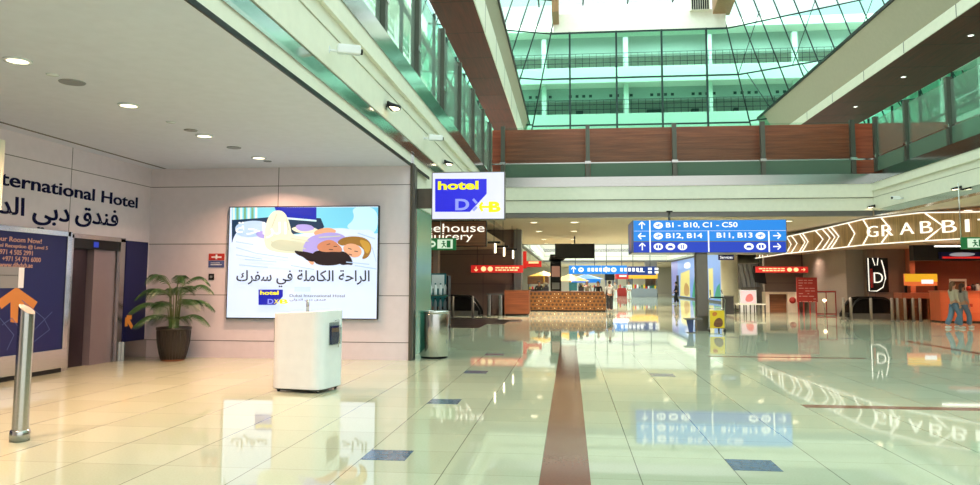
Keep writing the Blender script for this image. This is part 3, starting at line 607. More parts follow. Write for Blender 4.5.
# great glazed back wall and splayed sides
YG = 49.0
cLx = lambda z: -1.775 + (z-15.1)*(.616/3.12); cRx = lambda z: 10.281 + (18.125-z)*(1.29/6.27)
o = sroot('window_3')
MB().prism([(cLx(10), YG, 10), (cRx(10), YG, 10), (cRx(18.15), YG, 18.15), (cLx(18.15), YG, 18.15)], (0, .04, 0), M['g_back']).build('glazing', None, o)
b = MB()
for x in (.08, 3.13, 6.07, 8.94): b.box(x-.06, x+.06, YG-.12, YG+.02, 10, 18.2, M['frame'])
for z in (15.05, 18.15, 11.9): b.box(cLx(z), cRx(z), YG-.08, YG+.02, z-.05, z+.05, M['frame'])
b.build('mullions', None, o)
struct('trim_10', MB().box(-1.0, 10.2, YG-.1, YG+1.2, 18.2, 19.45, M['concrete']))
def splay(name, bx_, d, L_, n, zt=22):
    o = sroot(name); d = Vector(d).normalized()
    P = lambda z, s: Vector((bx_(z), YG, z)) + d*s
    th = Vector((0, .05, 0))
    MB().prism([P(10, 0), P(10, L_), P(18.15, L_), P(18.15, 0)], th, M['g_back']).build('glazing', None, o)
    MB().prism([P(18.15, 0), P(18.15, L_), P(zt, L_), P(zt, 0)], th, M['g_up']).build('upper_glazing', None, o)
    b = MB()
    for i in range(n+1):
        s = L_*i/n; sh = 0 if i == 0 else .5
        b.tube([P(10, s+sh*2), P(18.15, s), P(zt, max(0, s-sh))], .045, 4, M['frame'])
    for i in range(0, n-1 if bx_ is cRx else 0, 3): b.tube([P(15.05, L_*i/n), P(18.8, L_*(i+2)/n)], .03, 4, M['frame']); b.tube([P(10.5, L_*(i+2)/n), P(15.05, L_*(i+.5)/n)], .03, 4, M['frame'])
    for z in (12.0, 15.05, 18.15, 20.4): b.tube([P(z, 0), P(z, L_)], .05, 4, M['frame'])
    b.build('mullions', None, o)
splay('window_4', cRx, (1.57, -1, 0), 17, 15); splay('window_5', cLx, (-2.76, -1, 0), 10, 9)
# storeys behind the great window
t = thing('terminal_building', 'pale storeys with slabs, railings and dark openings behind the great back window', 'building', (0, 54, 0))
b = MB()
for z, z2 in ((12.6, 13.8), (16.1, 17.25), (9, 10), (20, 20.6)): b.box(-16, 34, 0, 7, z, z2, M['concrete'])
b.build('floor_slabs', None, t)
b = MB()
for z, z2 in ((15.2, 16.1), (18.6, 20.0), (11.6, 12.6)): b.box(-16, 34, 1.6, 2.2, z, z2, M['conc_g'])
b.build('bulkheads', None, t)
MB().box(-16, 34, 6, 6.4, 9, 20, M['concrete']).build('back_wall', None, t)
rn = random.Random(5)
for z in (13.8, 17.25):
    for x in range(-15, 33, 3):
        MB().box(x+rn.random(), x+1.1+rn.random()*.5, 5.4, 5.9, z, z+1.5, M['room'] if rn.random() < .5 else M['conc_g']).build('dark_opening', None, t)
    for x in range(-14, 33, 6): MB().box(x, x+.35, .6, 1.0, z, z+2.4, M['concrete']).build('column', None, t)
b = MB()
for z in (13.8, 17.25):
    for h in (.35, .7, 1.05): b.box(-16, 34, .1, .13, z+h-.015, z+h+.015, M['frame'])
    for x in range(-16*2, 34*2): b.box(x*.5, x*.5+.025, .1, .13, z, z+1.05, M['frame'])
b.build('railing', None, t)
b = MB().box(-16, 34, 1.57, 1.62, 15.3, 15.75, M['conc_g'])
for z in (15.4,):
    for x in range(-30, 66):
        if x % 6 < 4: b.box(x*.5, x*.5+.22, 1.52, 1.6, z, z+.2, M['frame'])
b.build('vent_row', None, t)
# skylight
o = sroot('window_6')
MB().box(-8, 20, -6, 50.3, 20.6, 20.64, M['g_roof']).build('glazing', None, o); b = MB()
for x in range(-8, 21, 3): b.box(x-.05, x+.05, -6, 50.3, 20.5, 20.62, M['frame'])
for y in range(-6, 51, 3): b.box(-8, 20, y-.03, y+.03, 20.52, 20.6, M['frame'])
b.build('mullions', None, o)
struct('trim_11', MB().box(-1.05, -.62, 46.5, 49.3, 18.75, 20.5, M['woodb'])); struct('trim_12', MB().prism([(9.2, 46, 19.2), (10.3, 46, 19.2), (10.3, 46, 20.5), (9.2, 46, 20.5)], (.2, 3.2, -.1), M['woodb']))
g_ = tag(MB().box(7.9, 9.15, 48.6, 48.92, 19.3, 20.5, M['cream']).build('louvre_grille', None), 'dark slatted grille in the roof beside the wooden beam', 'grille')
b = MB()
for i in range(8): b.box(8.0+i*.14, 8.09+i*.14, 48.56, 48.6, 19.35, 20.5, M['black'])
b.build('slats', None, g_)

# spotlights and cameras on the fascias
def spot(loc, rz, label, glow=True):
    t = thing('spotlight', label, 'spotlight', loc, rz, 'black spotlights on the atrium edges')
    MB().box(-.03, .0, -.04, .04, -.03, .08, M['black']).tube([(0, 0, .02), (.12, 0, .03)], .012, 6, M['black']).build('arm', None, t)
    b = MB(); n = 12; arc = [(.1+.17*math.sin(PI*k_/n), -.2*math.cos(PI*k_/n)) for k_ in range(n+1)]
    b.add([(0.08, y, .08) for x, y in arc] + [(x, y, .03) for x, y in arc] + [(x*.96, y*.96, -.02) for x, y in arc], [(j*(n+1)+i, j*(n+1)+i+1, (j+1)*(n+1)+i+1, (j+1)*(n+1)+i) for j in range(2) for i in range(n)], M['black'], True)
    b.box(.06, .1, -.19, .19, -.02, .08, M['black']); b.build('hood', None, t)
    MB().add([(x*.9, y*.9, -.015) for x, y in arc], [tuple(range(n+1))], M['lampwarm']).build('lens', None, t)
    return t
def camera_unit(loc, rz, label):
    t = thing('security_camera', label, 'camera', loc, rz, 'white security cameras on the atrium edges')
    MB().box(-.02, .0, -.05, .05, -.05, .05, M['white']).tube([(0, 0, 0), (.14, 0, -.02)], .02, 8, M['white']).build('arm', None, t)
    MB().box(.1, .42, -.055, .055, -.06, .07, M['white'], rz=.3).build('housing', None, t, bevel=.02)
    MB().tube([(.40, .09, 0), (.43, .1, 0)], .04, 12, M['black']).build('lens', None, t)
    return t
def zl(px, py, X):
    q = at(px, py, 1.); return (X, X/q.x, EYE+(q.z-EYE)*X/q.x)
q = zl(386, 108, LX); spot(q, 0, 'black spotlight on the hotel-side fascia, larger one away from the hotel sign'); q2 = zl(443, 164, LX); spot(q2, 0, 'black spotlight on the hotel-side fascia, just above the hotel sign')
for yy_, zz_ in ((q[1]+.5, q[2]), (q2[1]+.6, q2[2])):
    l = bpy.data.lights.new('spot_light', 'SPOT'); l.energy = 60; l.spot_size = 1.9; l.color = (1, .82, .5); l.shadow_soft_size = .05
    lo = bpy.data.objects.new('spot_light', l); C.objects.link(lo); lo.location = (LX+.35, yy_-.5, zz_-.05); lo.rotation_euler = (0, -.9, 0)
camera_unit(zl(330, 50, LX), .1, 'large white security camera on the hotel-side fascia'); camera_unit(zl(424, 138, LX), .1, 'smaller white security camera on the hotel-side fascia near the hotel sign')
spot(zl(961, 189, RX), PI, 'black spotlight on the shop-side fascia near the picture edge'); spot(zl(875, 207, RX), PI, 'black spotlight on the shop-side fascia near the bridge corner'); camera_unit(zl(903, 198, RX), PI, 'white security camera between the two spotlights of the shop-side fascia')

# ------------------------------------------------------------------ gate direction sign on its column
SYY = 25.5
t = thing('gate_sign', 'big blue illuminated gate direction sign box carried by the grey column', 'sign', (2.1, SYY, 2.58))
w_, h_ = 5.0, 1.09
MB().box(0, w_, .0, 1.9, 0, h_, M['steel_d']).build('housing', None, t, bevel=.01)
p = Plate((0, 0, 0), (1, 0, 0), (0, 0, 1)); p.N = Vector((0, -1, 0))
def G(x, y):
    q = at(600+x/4.9, 210+y/4.9, SYY); return (min(max(q.x-2.1, 0), w_), min(max(q.z-2.58, 0), h_))
p.rect(*G(165, 208), *G(910, 155), M['s_navy']); p.rect(*G(165, 153), *G(910, 48), M['s_blue'], .002)
for (x0, y0, x1, y1) in ((243, 208, 247, 48), (165, 103, 910, 101), (530, 206, 534, 101), (826, 206, 830, 104)): p.rect(*G(x0, y0), *G(x1, y1), M['s_white'], .006)
for x, y, a in ((205, 76, PI/2), (205, 128, PI), (207, 180, PI/2), (866, 126, 0), (866, 179, 0)): p.arrow(*G(x, y), .24, a, M['s_white'])
for x, y, k_ in ((285, 76, 0), (285, 128, 0), (785, 126, 0), (285, 180, 1), (344, 180, 2), (403, 180, 3), (728, 179, 2), (788, 179, 1)): p.pill(*G(x, y), M['s_white'], M['s_navy'] if y > 150 else M['s_blue'], .155, .115, k_)
p.build('sign_face', t)
for s, x0, x1, y in (('B1 - B10, C1 - C50', 322, 672, 76), ('B12, B14', 322, 500, 128), ('B11, B13', 570, 745, 126)):
    a = G(x0, y); b_ = G(x1, y); text(s, M['s_white'], t, b_[0]-a[0], .2, ((a[0]+b_[0])/2, -.06, a[1]), bold=.02)
p = Plate((0, 1.9, 0), (0, -1, 0), (0, 0, 1)); p.N = Vector((-1, 0, 0)); p.rect(.05, .05, 1.85, 1.04, e('side_poster', (70, 96, 150), .5)); p.blob([(.6, .1), (1.3, .1), (1.2, .6), (1.0, .9), (.8, .85), (.7, .5)], e('side_poster_figure', (170, 120, 110), .5)); p.build('side_poster', t)
MB().tube([(1.35, 1.0, h_), (1.35, 1.0, h_+.35)], .04, 8, M['steel_d']).box(1.25, 1.45, .9, 1.1, h_+.35, h_+.4, M['black']).build('antenna', None, t)
t = thing('sign_column', 'grey metal column with dark base carrying the blue gate sign', 'column', (4.36, 25.75, 0))
MB().box(-.19, .19, -.2, .2, 0, 2.58, mat('column_paint', (118, 104, 98), .45)).build('shaft', None, t, bevel=.03); MB().box(-.2, .2, -.21, .21, 0, .5, M['bronze']).build('base_cladding', None, t)
t = thing('side_table', 'small dark steel shelf on one leg beside the grey column', 'table', (3.95, 24.6, 0))
MB().box(-.35, .2, -.2, .2, .42, .46, M['steel_d']).build('top', None, t); MB().prism([(-.2, -.03, .02), (-.08, -.03, .02), (-.05, -.03, .42), (-.28, -.03, .42)], (0, .06, 0), M['navy_line']).build('leg', None, t); MB().box(-.26, .0, -.15, .15, 0, .02, M['steel_d']).build('foot', None, t)
# luggage cart
t = thing('luggage_trolley', 'luggage trolley with a yellow advert panel standing beside the grey column', 'trolley', (4.68, 24.9, 0))
fr = MB()
for x in (-.25, .25): fr.tube([(x, .0, .1), (x, .0, .75), (x, -.1, 1.05), (x*.8, -.12, 1.12), (x*.7, .1, 1.35)], .016, 8, M['steel'])
fr.tube([(-.2, -.12, 1.12), (.2, -.12, 1.12)], .02, 8, M['black']); fr.tube([(-.25, 0, .1), (-.22, .8, .1), (.22, .8, .1), (.25, 0, .1)], .016, 8, M['steel']); fr.tube([(-.25, 0, .75), (.25, 0, .75)], .014, 8, M['steel'])
fr.build('frame', None, t)
ad = MB().box(-.23, .23, -.03, -.01, .14, .7, M['yellow']).build('advert_panel', None, t, label='yellow advert panel')
p = Plate((-.23, -.03, .14), (1, 0, 0), (0, 0, 1)); p.N = Vector((0, -1, 0)); p.blob([(.1, .03), (.4, .03), (.42, .25), (.3, .35), (.15, .25)], M['timber']); p.blob([(.1, .35), (.25, .42), (.22, .52), (.08, .5)], M['orange']); p.build('advert_print', ad)
MB().box(-.2, .2, -.02, .18, .76, .95, M['g_clear']).box(-.2, .2, -.02, .18, .74, .76, M['steel']).build('hand_basket', None, t)
for x, y in ((-.24, .0), (.24, 0), (-.2, .78), (.2, .78)): MB().tube([(x-.02, y, .05), (x+.02, y, .05)], .05, 12, M['black']).build('wheel', None, t)

# ------------------------------------------------------------------ people
def person(loc, rz, h, label, top, legs, hair_m, stride=.25, arm=.2, hair_long=True, face=False):
    t = thing('person', label, 'person', loc, rz, None); s = h/1.7
    def sk(name, V, E_, m_, sub=1, root=0):
        me = bpy.data.meshes.new(name); me.from_pydata([Vector(v[:3])*s for v in V], E_, []); o = bpy.data.objects.new(name, me); C.objects.link(o); o.parent = t
        md = o.modifiers.new('skin', 'SKIN'); md.use_smooth_shade = True
        for i, v in enumerate(V):
            r = v[3]*s; me.skin_vertices[0].data[i].radius = (r, (v[4] if len(v) > 4 else v[3])*s); me.skin_vertices[0].data[i].use_root = (i == root)
        ss = o.modifiers.new('subdivision', 'SUBSURF'); ss.levels = sub; ss.render_levels = sub; me.materials.append(m_); return o
    st2 = stride
    V = [(0, 0, .93, .14, .1), (0, 0, 1.1, .12, .085), (0, 0, 1.3, .145, .09), (0, 0, 1.42, .09, .07), (0, 0, 1.48, .045), (0, .015, 1.55, .07, .08), (0, .012, 1.63, .075, .09), (0, 0, 1.69, .045, .05),
         (.09, 0, .86, .085), (.1, st2*.5, .48, .055), (.1, st2*.55-.04, .09, .038), (.1, st2*.55+.12, .04, .03),
         (-.09, 0, .86, .085), (-.1, -st2*.15, .48, .055), (-.1, -st2*.8, .11, .038), (-.1, -st2*.8+.12, .04, .03),
         (.18, 0, 1.38, .05), (.23, -arm*.3, 1.12, .036), (.23, arm*.2, .9, .026), (.23, arm*.3, .82, .03, .016),
         (-.18, 0, 1.38, .05), (-.23, arm*.3, 1.12, .036), (-.22, arm*.9, .93, .026), (-.22, arm*1.1, .86, .03, .016)]
    E_ = [(0, 1), (1, 2), (2, 3), (3, 4), (4, 5), (5, 6), (6, 7), (0, 8), (8, 9), (9, 10), (10, 11), (0, 12), (12, 13), (13, 14), (14, 15), (2, 16), (16, 17), (17, 18), (18, 19), (2, 20), (20, 21), (21, 22), (22, 23)]
    body = sk('body', V, E_, M['skin'])
    for sx, yb in ((.23, arm*.3), (-.22, arm*1.1)):
        hands = MB()
        zb = .8 if sx > 0 else .84
        for k_ in range(4): hands.tube([(sx-.0, yb-.03+k_*.02, zb+.0), (sx, yb-.025+k_*.02, zb-.05), (sx-.012*math.copysign(1, sx), yb-.022+k_*.019, zb-.09+abs(k_-1.6)*.01)], .009, 6, M['skin'])
        hands.tube([(sx, yb+.03, zb+.03), (sx-.01, yb+.055, zb-.005), (sx-.012, yb+.05, zb-.04)], .01, 6, M['skin'])
        hands.v = [tuple(c*s for c in v) for v in hands.v]; hands.build('hand', None, body)
    sk('top', [(0, 0, .9, .155, .115), (0, 0, 1.1, .14, .105), (0, 0, 1.3, .16, .105), (0, 0, 1.41, .1, .08), (.185, 0, 1.38, .068), (.235, -arm*.3, 1.13, .05), (.235, arm*.15, .95, .038), (-.185, 0, 1.38, .068), (-.235, arm*.3, 1.13, .05), (-.23, arm*.8, .96, .038)],
       [(0, 1), (1, 2), (2, 3), (2, 4), (4, 5), (5, 6), (2, 7), (7, 8), (8, 9)], top)
    sk('trousers', [(0, 0, .98, .15, .11), (.09, 0, .84, .105), (.1, st2*.5, .48, .09), (.1, st2*.55-.03, .1, .1), (-.09, 0, .84, .105), (-.1, -st2*.15, .48, .09), (-.1, -st2*.8+.01, .12, .1)],
       [(0, 1), (1, 2), (2, 3), (0, 4), (4, 5), (5, 6)], legs)
    for y, x in ((st2*.55+.06, .1), (-st2*.8+.06, -.1)):
        b = MB().ball((0, 0, 0), .05, .13, .045, M['whitec']); o = b.build('shoe', None, t); o.location = (x*s, y*s, .045*s); 
    b = MB().ball((0, -.012*s, 1.615*s), .092*s, .1*s, .1*s, hair_m)
    if hair_long: b.tube([(0, -.06*s, 1.63*s), (0, -.09*s, 1.5*s), (0, -.1*s, 1.34*s)], .075*s, 10, hair_m, r2=.04*s)
    b.build('hair', None, t)
    f = MB()
    for x in (-.03, .03): f.ball((x*s, .094*s, 1.6*s), .01*s, .006*s, .007*s, M['black'])
    f.ball((0, .105*s, 1.57*s), .01*s, .015*s, .018*s, M['skin']); f.ball((0, .092*s, 1.535*s), .022*s, .006*s, .006*s, M['redpanel']); f.ball((0, .045*s, 1.575*s), .066*s, .055*s, .085*s, M['skin']); f.build('face', None, t)
    return t
person((13.55, 28.4, 0), -1.35, 1.66, 'person in beige top and wide blue jeans walking by the food court', M['top1'], M['denim'], M['blonde'], .3)
person((14.1, 28.9, 0), -1.2, 1.6, 'person in grey top and jeans close behind the one in beige', M['top2'], M['denim'], M['hair'], .34)
person(tuple(at(609.5, 284, 42.2).xy)+(0,), .2, 1.7, 'person in white at the end of the patterned counter', M['whitec'], M['darkc'], M['hair'], .12, hair_long=False)
person(tuple(at(629, 284, 70).xy)+(0,), 2.8, 1.75, 'person in long white robe walking far down the concourse', M['whitec'], M['whitec'], M['hair'], .1, hair_long=False)
person(tuple(at(615, 284, 74).xy)+(0,), 2.9, 1.75, 'person in pale clothes beside the dark far kiosk', M['top2'], M['whitec'], M['hair'], .1, hair_long=False)
person(tuple(at(676, 284, 60).xy)+(0,), 1.4, 1.72, 'person in dark clothes passing the glowing yellow poster', M['darkc'], M['darkc'], M['hair'], .2, hair_long=False)
person(tuple(at(539, 284, 45.2).xy)+(0,), 3.1, 1.7, 'person in black behind the patterned counter, at its wooden end', M['darkc'], M['darkc'], M['hair'], .05, hair_long=False)
person(tuple(at(598, 284, 45.6).xy)+(0,), 3.1, 1.68, 'person in dark clothes behind the patterned counter, at its far end from the wood box', M['darkc'], M['darkc'], M['hair'], .05, hair_long=False)
person(tuple(at(587, 284, 46.2).xy)+(0,), 3.3, 1.68, 'person in grey shirt behind the middle of the patterned counter', M['top2'], M['darkc'], M['hair'], .05, hair_long=False)


def R4(x0, x1, yt, yb, Y):
    """X and Z extents of a frontal face at depth Y"""
    a = at(x0, yb, Y); b = at(x1, yt, Y); return a.x, b.x, max(0, a.z), b.z

# ------------------------------------------------------------------ left of the concourse: juice bar corner
struct('wall_6', MB().box(-12.6, -2.83, 38, 38.4, 0, Z0+.02, M['brownwall']).box(-12.6, -2.83, 37.99, 38, 3.0, 3.03, M['brownjoint']).box(-12.6, -2.83, 37.99, 38, 1.5, 1.52, M['brownjoint']).box(-4.4, -4.38, 37.99, 38, 0, 3, M['brownjoint']).box(-7.4, -7.38, 37.99, 38, 0, 3, M['brownjoint']))
t = thing('pillar', 'grey square pillar between the brown wall and the bright concourse', 'pillar', (-2.62, 38.3, 0))
MB().box(-.2, .2, -.6, .2, 0, Z0, M['steel_d']).build('shaft', None, t, bevel=.02); MB().box(-.22, .22, -.62, .22, 0, .2, M['black']).build('plinth', None, t)
struct('ceiling_dropped', MB().prism([(-12.6, 31, 3.35), (-4.0, 31, 3.75), (-3.3, 38, 3.3), (-12.6, 38, 3.1)], (0, 0, .3), M['ceil2']))
t = thing('juice_bar_sign', 'timber hanging sign with pale juice bar lettering beyond the lobby', 'sign', (-7.0, 29.9, 3.05))
MB().box(0, 3.64, 0, .25, 0, .98, M['timber']).build('board', None, t); MB().box(-.03, 3.67, -.01, .26, -.03, 0, M['black']).box(-.03, 3.67, -.01, .26, .98, 1.01, M['black']).box(3.64, 3.67, -.01, .26, 0, .98, M['black']).build('frame', None, t)
text('treehouse', M['neon'], t, 3.0, .34, (2.1, -.03, .72), bold=.0); text('juicery', M['neon'], t, 1.76, .36, (2.25, -.03, .33), bold=.0)
for x in (.5, 3.1): MB().box(x, x+.04, .1, .14, .98, Z0-3.03, M['black']).build('hanger', None, t)
def exit_sign(loc, w_, h_, label, arrow_first, Y_):
    t = thing('exit_sign', label, 'exit sign', loc, 0, None)
    MB().box(0, w_, 0, .08, 0, h_, M['green']).build('housing', None, t, bevel=.01)
    p = Plate((0, 0, 0), (1, 0, 0), (0, 0, 1)); p.N = Vector((0, -1, 0)); fo = 0 if arrow_first else -.27; p.rect(w_*(.42+fo), h_*.12, w_*(.9+fo), h_*.88, M['exitw'])
    cx, cy = w_*(.66+fo), h_*.5; p.rect(cx+.05*w_, h_*.2, cx+.17*w_, h_*.8, M['green']); p.ell(cx-.05*w_, cy+.2*h_, .035*w_, .07*h_, M['green'])
    p.stroke([(cx-.06*w_, cy+.1*h_), (cx-.03*w_, cy-.08*h_)], .05*w_, M['green']); p.stroke([(cx-.03*w_, cy-.08*h_), (cx-.1*w_, cy-.3*h_)], .03*w_, M['green']); p.stroke([(cx-.03*w_, cy-.08*h_), (cx+.03*w_, cy-.26*h_)], .03*w_, M['green']); p.stroke([(cx-.12*w_, cy+.02*h_), (cx+.02*w_, cy+.06*h_)], .025*w_, M['green'])
    if arrow_first: p.ell(w_*.2, cy, .17*w_, .3*h_, M['exitw']); p.arrow(w_*.2, cy, w_*.22, PI, M['green'], .03*w_*2)
    p.build('pictogram', t)
    rx_ = w_*(.5 if arrow_first else .0)+.01; MB().tube([(rx_, .04, h_*.6), (rx_, .04, Z0-loc[2])], .012, 6, M['steel']).build('rod', None, t)
    return t
a = at(424, 250, 26); b_ = at(456, 238, 26); exit_sign((a.x, 26, a.z), b_.x-a.x, b_.z-a.z, 'green exit sign with running figure and arrow hanging under the timber sign', True, 26)
a = at(962, 249, 21.0); b_ = at(1000, 237, 21.0); exit_sign((a.x, 21.0, a.z), b_.x-a.x, b_.z-a.z, 'green exit sign with running figure hanging before the food court band', False, 21)
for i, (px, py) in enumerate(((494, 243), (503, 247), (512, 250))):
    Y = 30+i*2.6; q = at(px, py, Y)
    t = thing('pendant_lamp', 'black pendant lamp with a glowing rod for its beam on the wall, ' + ['first one beside the timber sign', 'middle of the three', 'last of the three, by the grey pillar'][i], 'lamp', (q.x, Y, q.z), 0, 'pendant lamps by the juice bar')
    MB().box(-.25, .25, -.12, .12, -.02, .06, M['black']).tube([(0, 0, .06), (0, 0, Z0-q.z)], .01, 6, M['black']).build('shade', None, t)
    MB().tube([(.05, 0, -.02), (.05, 0, -.4)], .04, 10, M['lampwarm']).build('tube', None, t)  # glowing rod stands in for the lamp's beam on the wall
def red_sign(px0, px1, py0, py1, Y, label, flip):
    x0, x1, z0, z1 = R4(px0, px1, py0, py1, Y); w_, h_ = x1-x0, z1-z0
    t = thing('direction_sign', label, 'sign', (x0, Y, z0)); MB().box(0, w_, 0, .12, 0, h_, M['red']).build('box', None, t)
    p = Plate((0, 0, 0), (1, 0, 0), (0, 0, 1)); p.N = Vector((0, -1, 0)); X_ = (lambda v: w_-v) if flip else (lambda v: v)
    p.rect(.02, .02, w_-.02, h_-.02, M['red']); p.arrow(X_(.25), h_*.5, h_*.6, 0 if flip else -PI/2, M['redtext'], .035)
    for k_ in (.62, .95): p.ell(X_(k_), h_*.5, .13, h_*.34, M['redtext'])
    for r in (.66, .34):
        xx = 1.2
        while xx < w_-.3: l_ = .1+.12*rnd.random(); p.rect(min(X_(xx), X_(xx+l_)), h_*(r-.09), max(X_(xx), X_(xx+l_)), h_*(r+.09), M['redtext']); xx += l_+.04
    p.build('sign_face', t)
    for x in (.3, w_-.3): MB().tube([(x, .06, h_), (x, .06, Z0-z0 if Z0-z0 > 0 else .5)], .012, 6, M['black']).build('rod', None, t)
    return t
red_sign(471, 523, 265.2, 272.6, 36.6, 'long thin red direction sign in front of the brown wall by the juice bar', False)
red_sign(756, 808, 266.6, 272.6, 41.5, 'long thin red direction sign in front of the shop wall past the gate sign', True)

def security_post(loc, label, h=.98, r=.055, group='steel posts'):
    t = thing('steel_post', label, 'post', loc, 0, group)
    MB().lathe([(r, .03), (r, h-.02), (r*.7, h)], n=16, m_=M['satin']).build('tube', None, t); MB().lathe([(r*1.5, 0), (r*1.5, .03)], n=16, m_=M['steel_d']).build('foot_plate', None, t)
    return t
sp0 = security_post((at(453, 284, 33).x, 33, 0), 'steel post before the brown wall, beside the dark stone floor', group='steel posts by the juice bar')
dup(sp0, (at(473, 284, 33).x, 33, 0), 0, 'steel post before the brown wall, halfway along the dark stone floor')
# escalator ends: glazed balustrade with handrail loop, running away along X
def escalator(loc, L_, label, s=1):
    t = thing('escalator', label, 'escalator', loc); dg = M['g_esc']
    for y in (0, 1.0):
        loop = [(L_*s, y, .05), (L_*s*1.0, y, .35)] + [((L_-.42+.42*math.cos(a))*s, y, .55+.4*math.sin(a)) for a in [PI*k_/14 for k_ in range(0, 8)]]
        loop += [(.75*s, y, .95), (.55*s, y, .92), (.35*s, y, .78), (.12*s, y, .45), (0, y, .2), (0, y, .05)]
        MB().prism(loop, (0, .02, 0), dg).build('balustrade', None, t)
        MB().tube(loop, .045, 8, M['black']).build('handrail', None, t)
        MB().box(min(.1*s, L_*s-.05*s), max(.1*s, L_*s-.05*s), y-.08, y+.1, 0, .24, M['steel_d']).build('skirt', None, t)
    MB().box(min(0, L_*s), max(0, L_*s), .1, .95, 0, .03, M['steel_d']).build('landing_plate', None, t)
    return t
escalator((at(480, 284, 35.5).x, 35.5, 0), 2.2, 'escalator with dark balustrade at the brown wall by the juice bar', -1)
t = thing('ticket_gate', 'steel ticket gate unit standing against the wooden counter box', 'gate', (at(487, 284, 36).x, 36.0, 0))
MB().box(0, .18, 0, .9, 0, 1.0, M['steel']).build('cabinet', None, t, bevel=.03); MB().box(.55, .73, 0, .9, 0, 1.0, M['steel']).build('cabinet', None, t, bevel=.03); MB().box(.18, .55, .4, .42, .3, .95, M['g_clear']).build('flap', None, t); MB().box(-.05, .8, .0, .04, 1.0, 1.05, M['steel_d']).build('top_rail', None, t)
# bottle stand behind the bin
t = thing('display_stand', 'dark stand with trays of bottled drinks behind the steel bin', 'stand', (-3.55, 20.2, 0))
for z in (.35, .8, 1.2): MB().box(-.3, .3, -.25, .25, z, z+.03, M['steel']).build('tray', None, t)
for x in (-.28, .28): MB().box(x-.02, x+.02, -.22, .22, 0, 1.75, M['black']).build('side_frame', None, t)
b0 = None; i = 0
BL = ['top tray', 'middle tray', 'lowest tray']
for z, rowm, lb in ((1.23, 'g_clear', 'top'), (.83, 'g_clear', 'middle')):
    for x in (-.2, -.07, .07, .2):
        nm_ = f'{"blue capped" if lb == "top" else "clear"} drink bottle on the {lb} tray of the stand, ' + ['at its outer side', 'second from its outer side', 'third from its outer side', 'at its concourse side'][[-.2, -.07, .07, .2].index(x)]
        t = thing('bottle', nm_, 'bottle', (-3.55+x, 20.1, z), 0, 'bottles on the drinks stand')
        MB().lathe([(.04, 0), (.045, .02), (.045, .2), (.018, .26), (.018, .29)], n=14, m_=M['white' if lb == 'top' else 'grey']).build('body', None, t); MB().lathe([(.022, .28), (.022, .32)], n=12, m_=M['tealbox' if lb == 'top' else 'black']).build('cap', None, t)
t = thing('poster_stand', 'teal and white poster leaning behind the bottled drinks', 'poster', (-3.68, 20.7, 1.4)); MB().box(-.3, .25, 0, .03, -.5, .42, M['tealbox']).build('board', None, t); MB().box(-.15, .2, -.01, 0, .0, .38, M['white']).build('print', None, t); MB().box(-.02, .02, .03, .06, -1.4, .3, M['black']).build('strut', None, t)
struct('wall_7', MB().box(-9, -5.6, 30.6, 30.9, 0, 3.2, M['timber']).box(-5.6, -5.4, 30.5, 31, 0, 3.3, M['brownwall']))

# wooden box counter and patterned counter
x0, x1, z0, z1 = R4(504.5, 529, 291, 314, 36.3)
t = thing('reception_box', 'plain brown wooden counter box at the end of the patterned counter', 'counter', (x0, 36.3, 0)); MB().box(0, x1-x0, 0, 1.2, .08, z1, M['counter_d']).build('body', None, t); MB().box(.05, x1-x0-.05, .05, 1.15, 0, .08, M['black']).build('plinth', None, t); MB().box(-.02, x1-x0+.02, -.02, 1.22, z1, z1+.04, M['timber']).build('top', None, t)
MB().box(.25, .7, .2, .6, z1+.04, z1+.3, M['g_clear']).build('glass_case', None, t)
x0, x1, z0, z1 = R4(529, 606, 291.5, 311, 42.5); L_ = x1-x0
t = thing('patterned_counter', 'long bronze counter front with pierced glowing pattern', 'counter', (x0, 42.5, 0))
MB().box(0, L_, 0, .9, .06, z1-.06, M['lattice']).build('body', None, t); MB().box(-.03, L_+.03, -.05, .95, z1-.06, z1, M['timber']).build('top', None, t); MB().box(.03, L_-.03, .03, .9, 0, .06, M['black']).build('plinth', None, t)
p = Plate((0, 0, 0), (1, 0, 0), (0, 0, 1)); p.N = Vector((0, -1, 0)); gl = mat('pierced_light', (255, 220, 150), .5, emit=(255, 214, 140), es=1.3); br = mat('bronze_dark', (84, 52, 26), .4)
for i in range(int(L_/.22)):
    for j in range(5):
        u_, v_ = .12+i*.22+(.11 if j % 2 else 0), .16+j*.2
        if u_ < L_-.08: p.poly([(u_-.09, v_), (u_, v_-.08), (u_+.09, v_), (u_, v_+.08)], br, .003)
        if u_ < L_-.08 and rnd.random() < .3: p.poly([(u_-.035, v_), (u_, v_-.035), (u_+.035, v_), (u_, v_+.035)], gl, .006)
p.build('pierced_pattern', t)
# things above and behind the counter
x0, x1, z0, z1 = R4(555, 594.5, 243.6, 258.4, 43)
t = thing('television', 'large black blank screen hanging over the patterned counter', 'tv', (x0, 43, z0)); MB().box(0, x1-x0, 0, .12, 0, z1-z0, M['black']).build('housing', None, t, bevel=.01); MB().tube([((x1-x0)/2, .06, z1-z0), ((x1-x0)/2, .06, Z0-z0)], .04, 8, M['black']).build('hanger', None, t)
x0, x1, z0, z1 = R4(550.5, 561, 256, 303, 46)
t = thing('menu_column', 'dark stand with a pale menu board rising behind the patterned counter', 'stand', (x0, 46, 0)); MB().box(0, x1-x0, 0, .3, 0, z1-.2, M['black']).build('column', None, t); MB().prism([(-.1, 0, z1-.3), (.75, 0, z1-.3), (.95, 0, z1-.12), (.6, 0, z1+.1), (.0, 0, z1+.1)], (0, .3, 0), M['darkc']).build('crest', None, t); MB().box(.08, x1-x0-.08, -.03, 0, 1.95, 2.6, M['peach']).build('menu_board', None, t); MB().box(.1, .55, -.05, 0, 1.2, 1.6, M['grey']).build('coffee_machine', None, t)
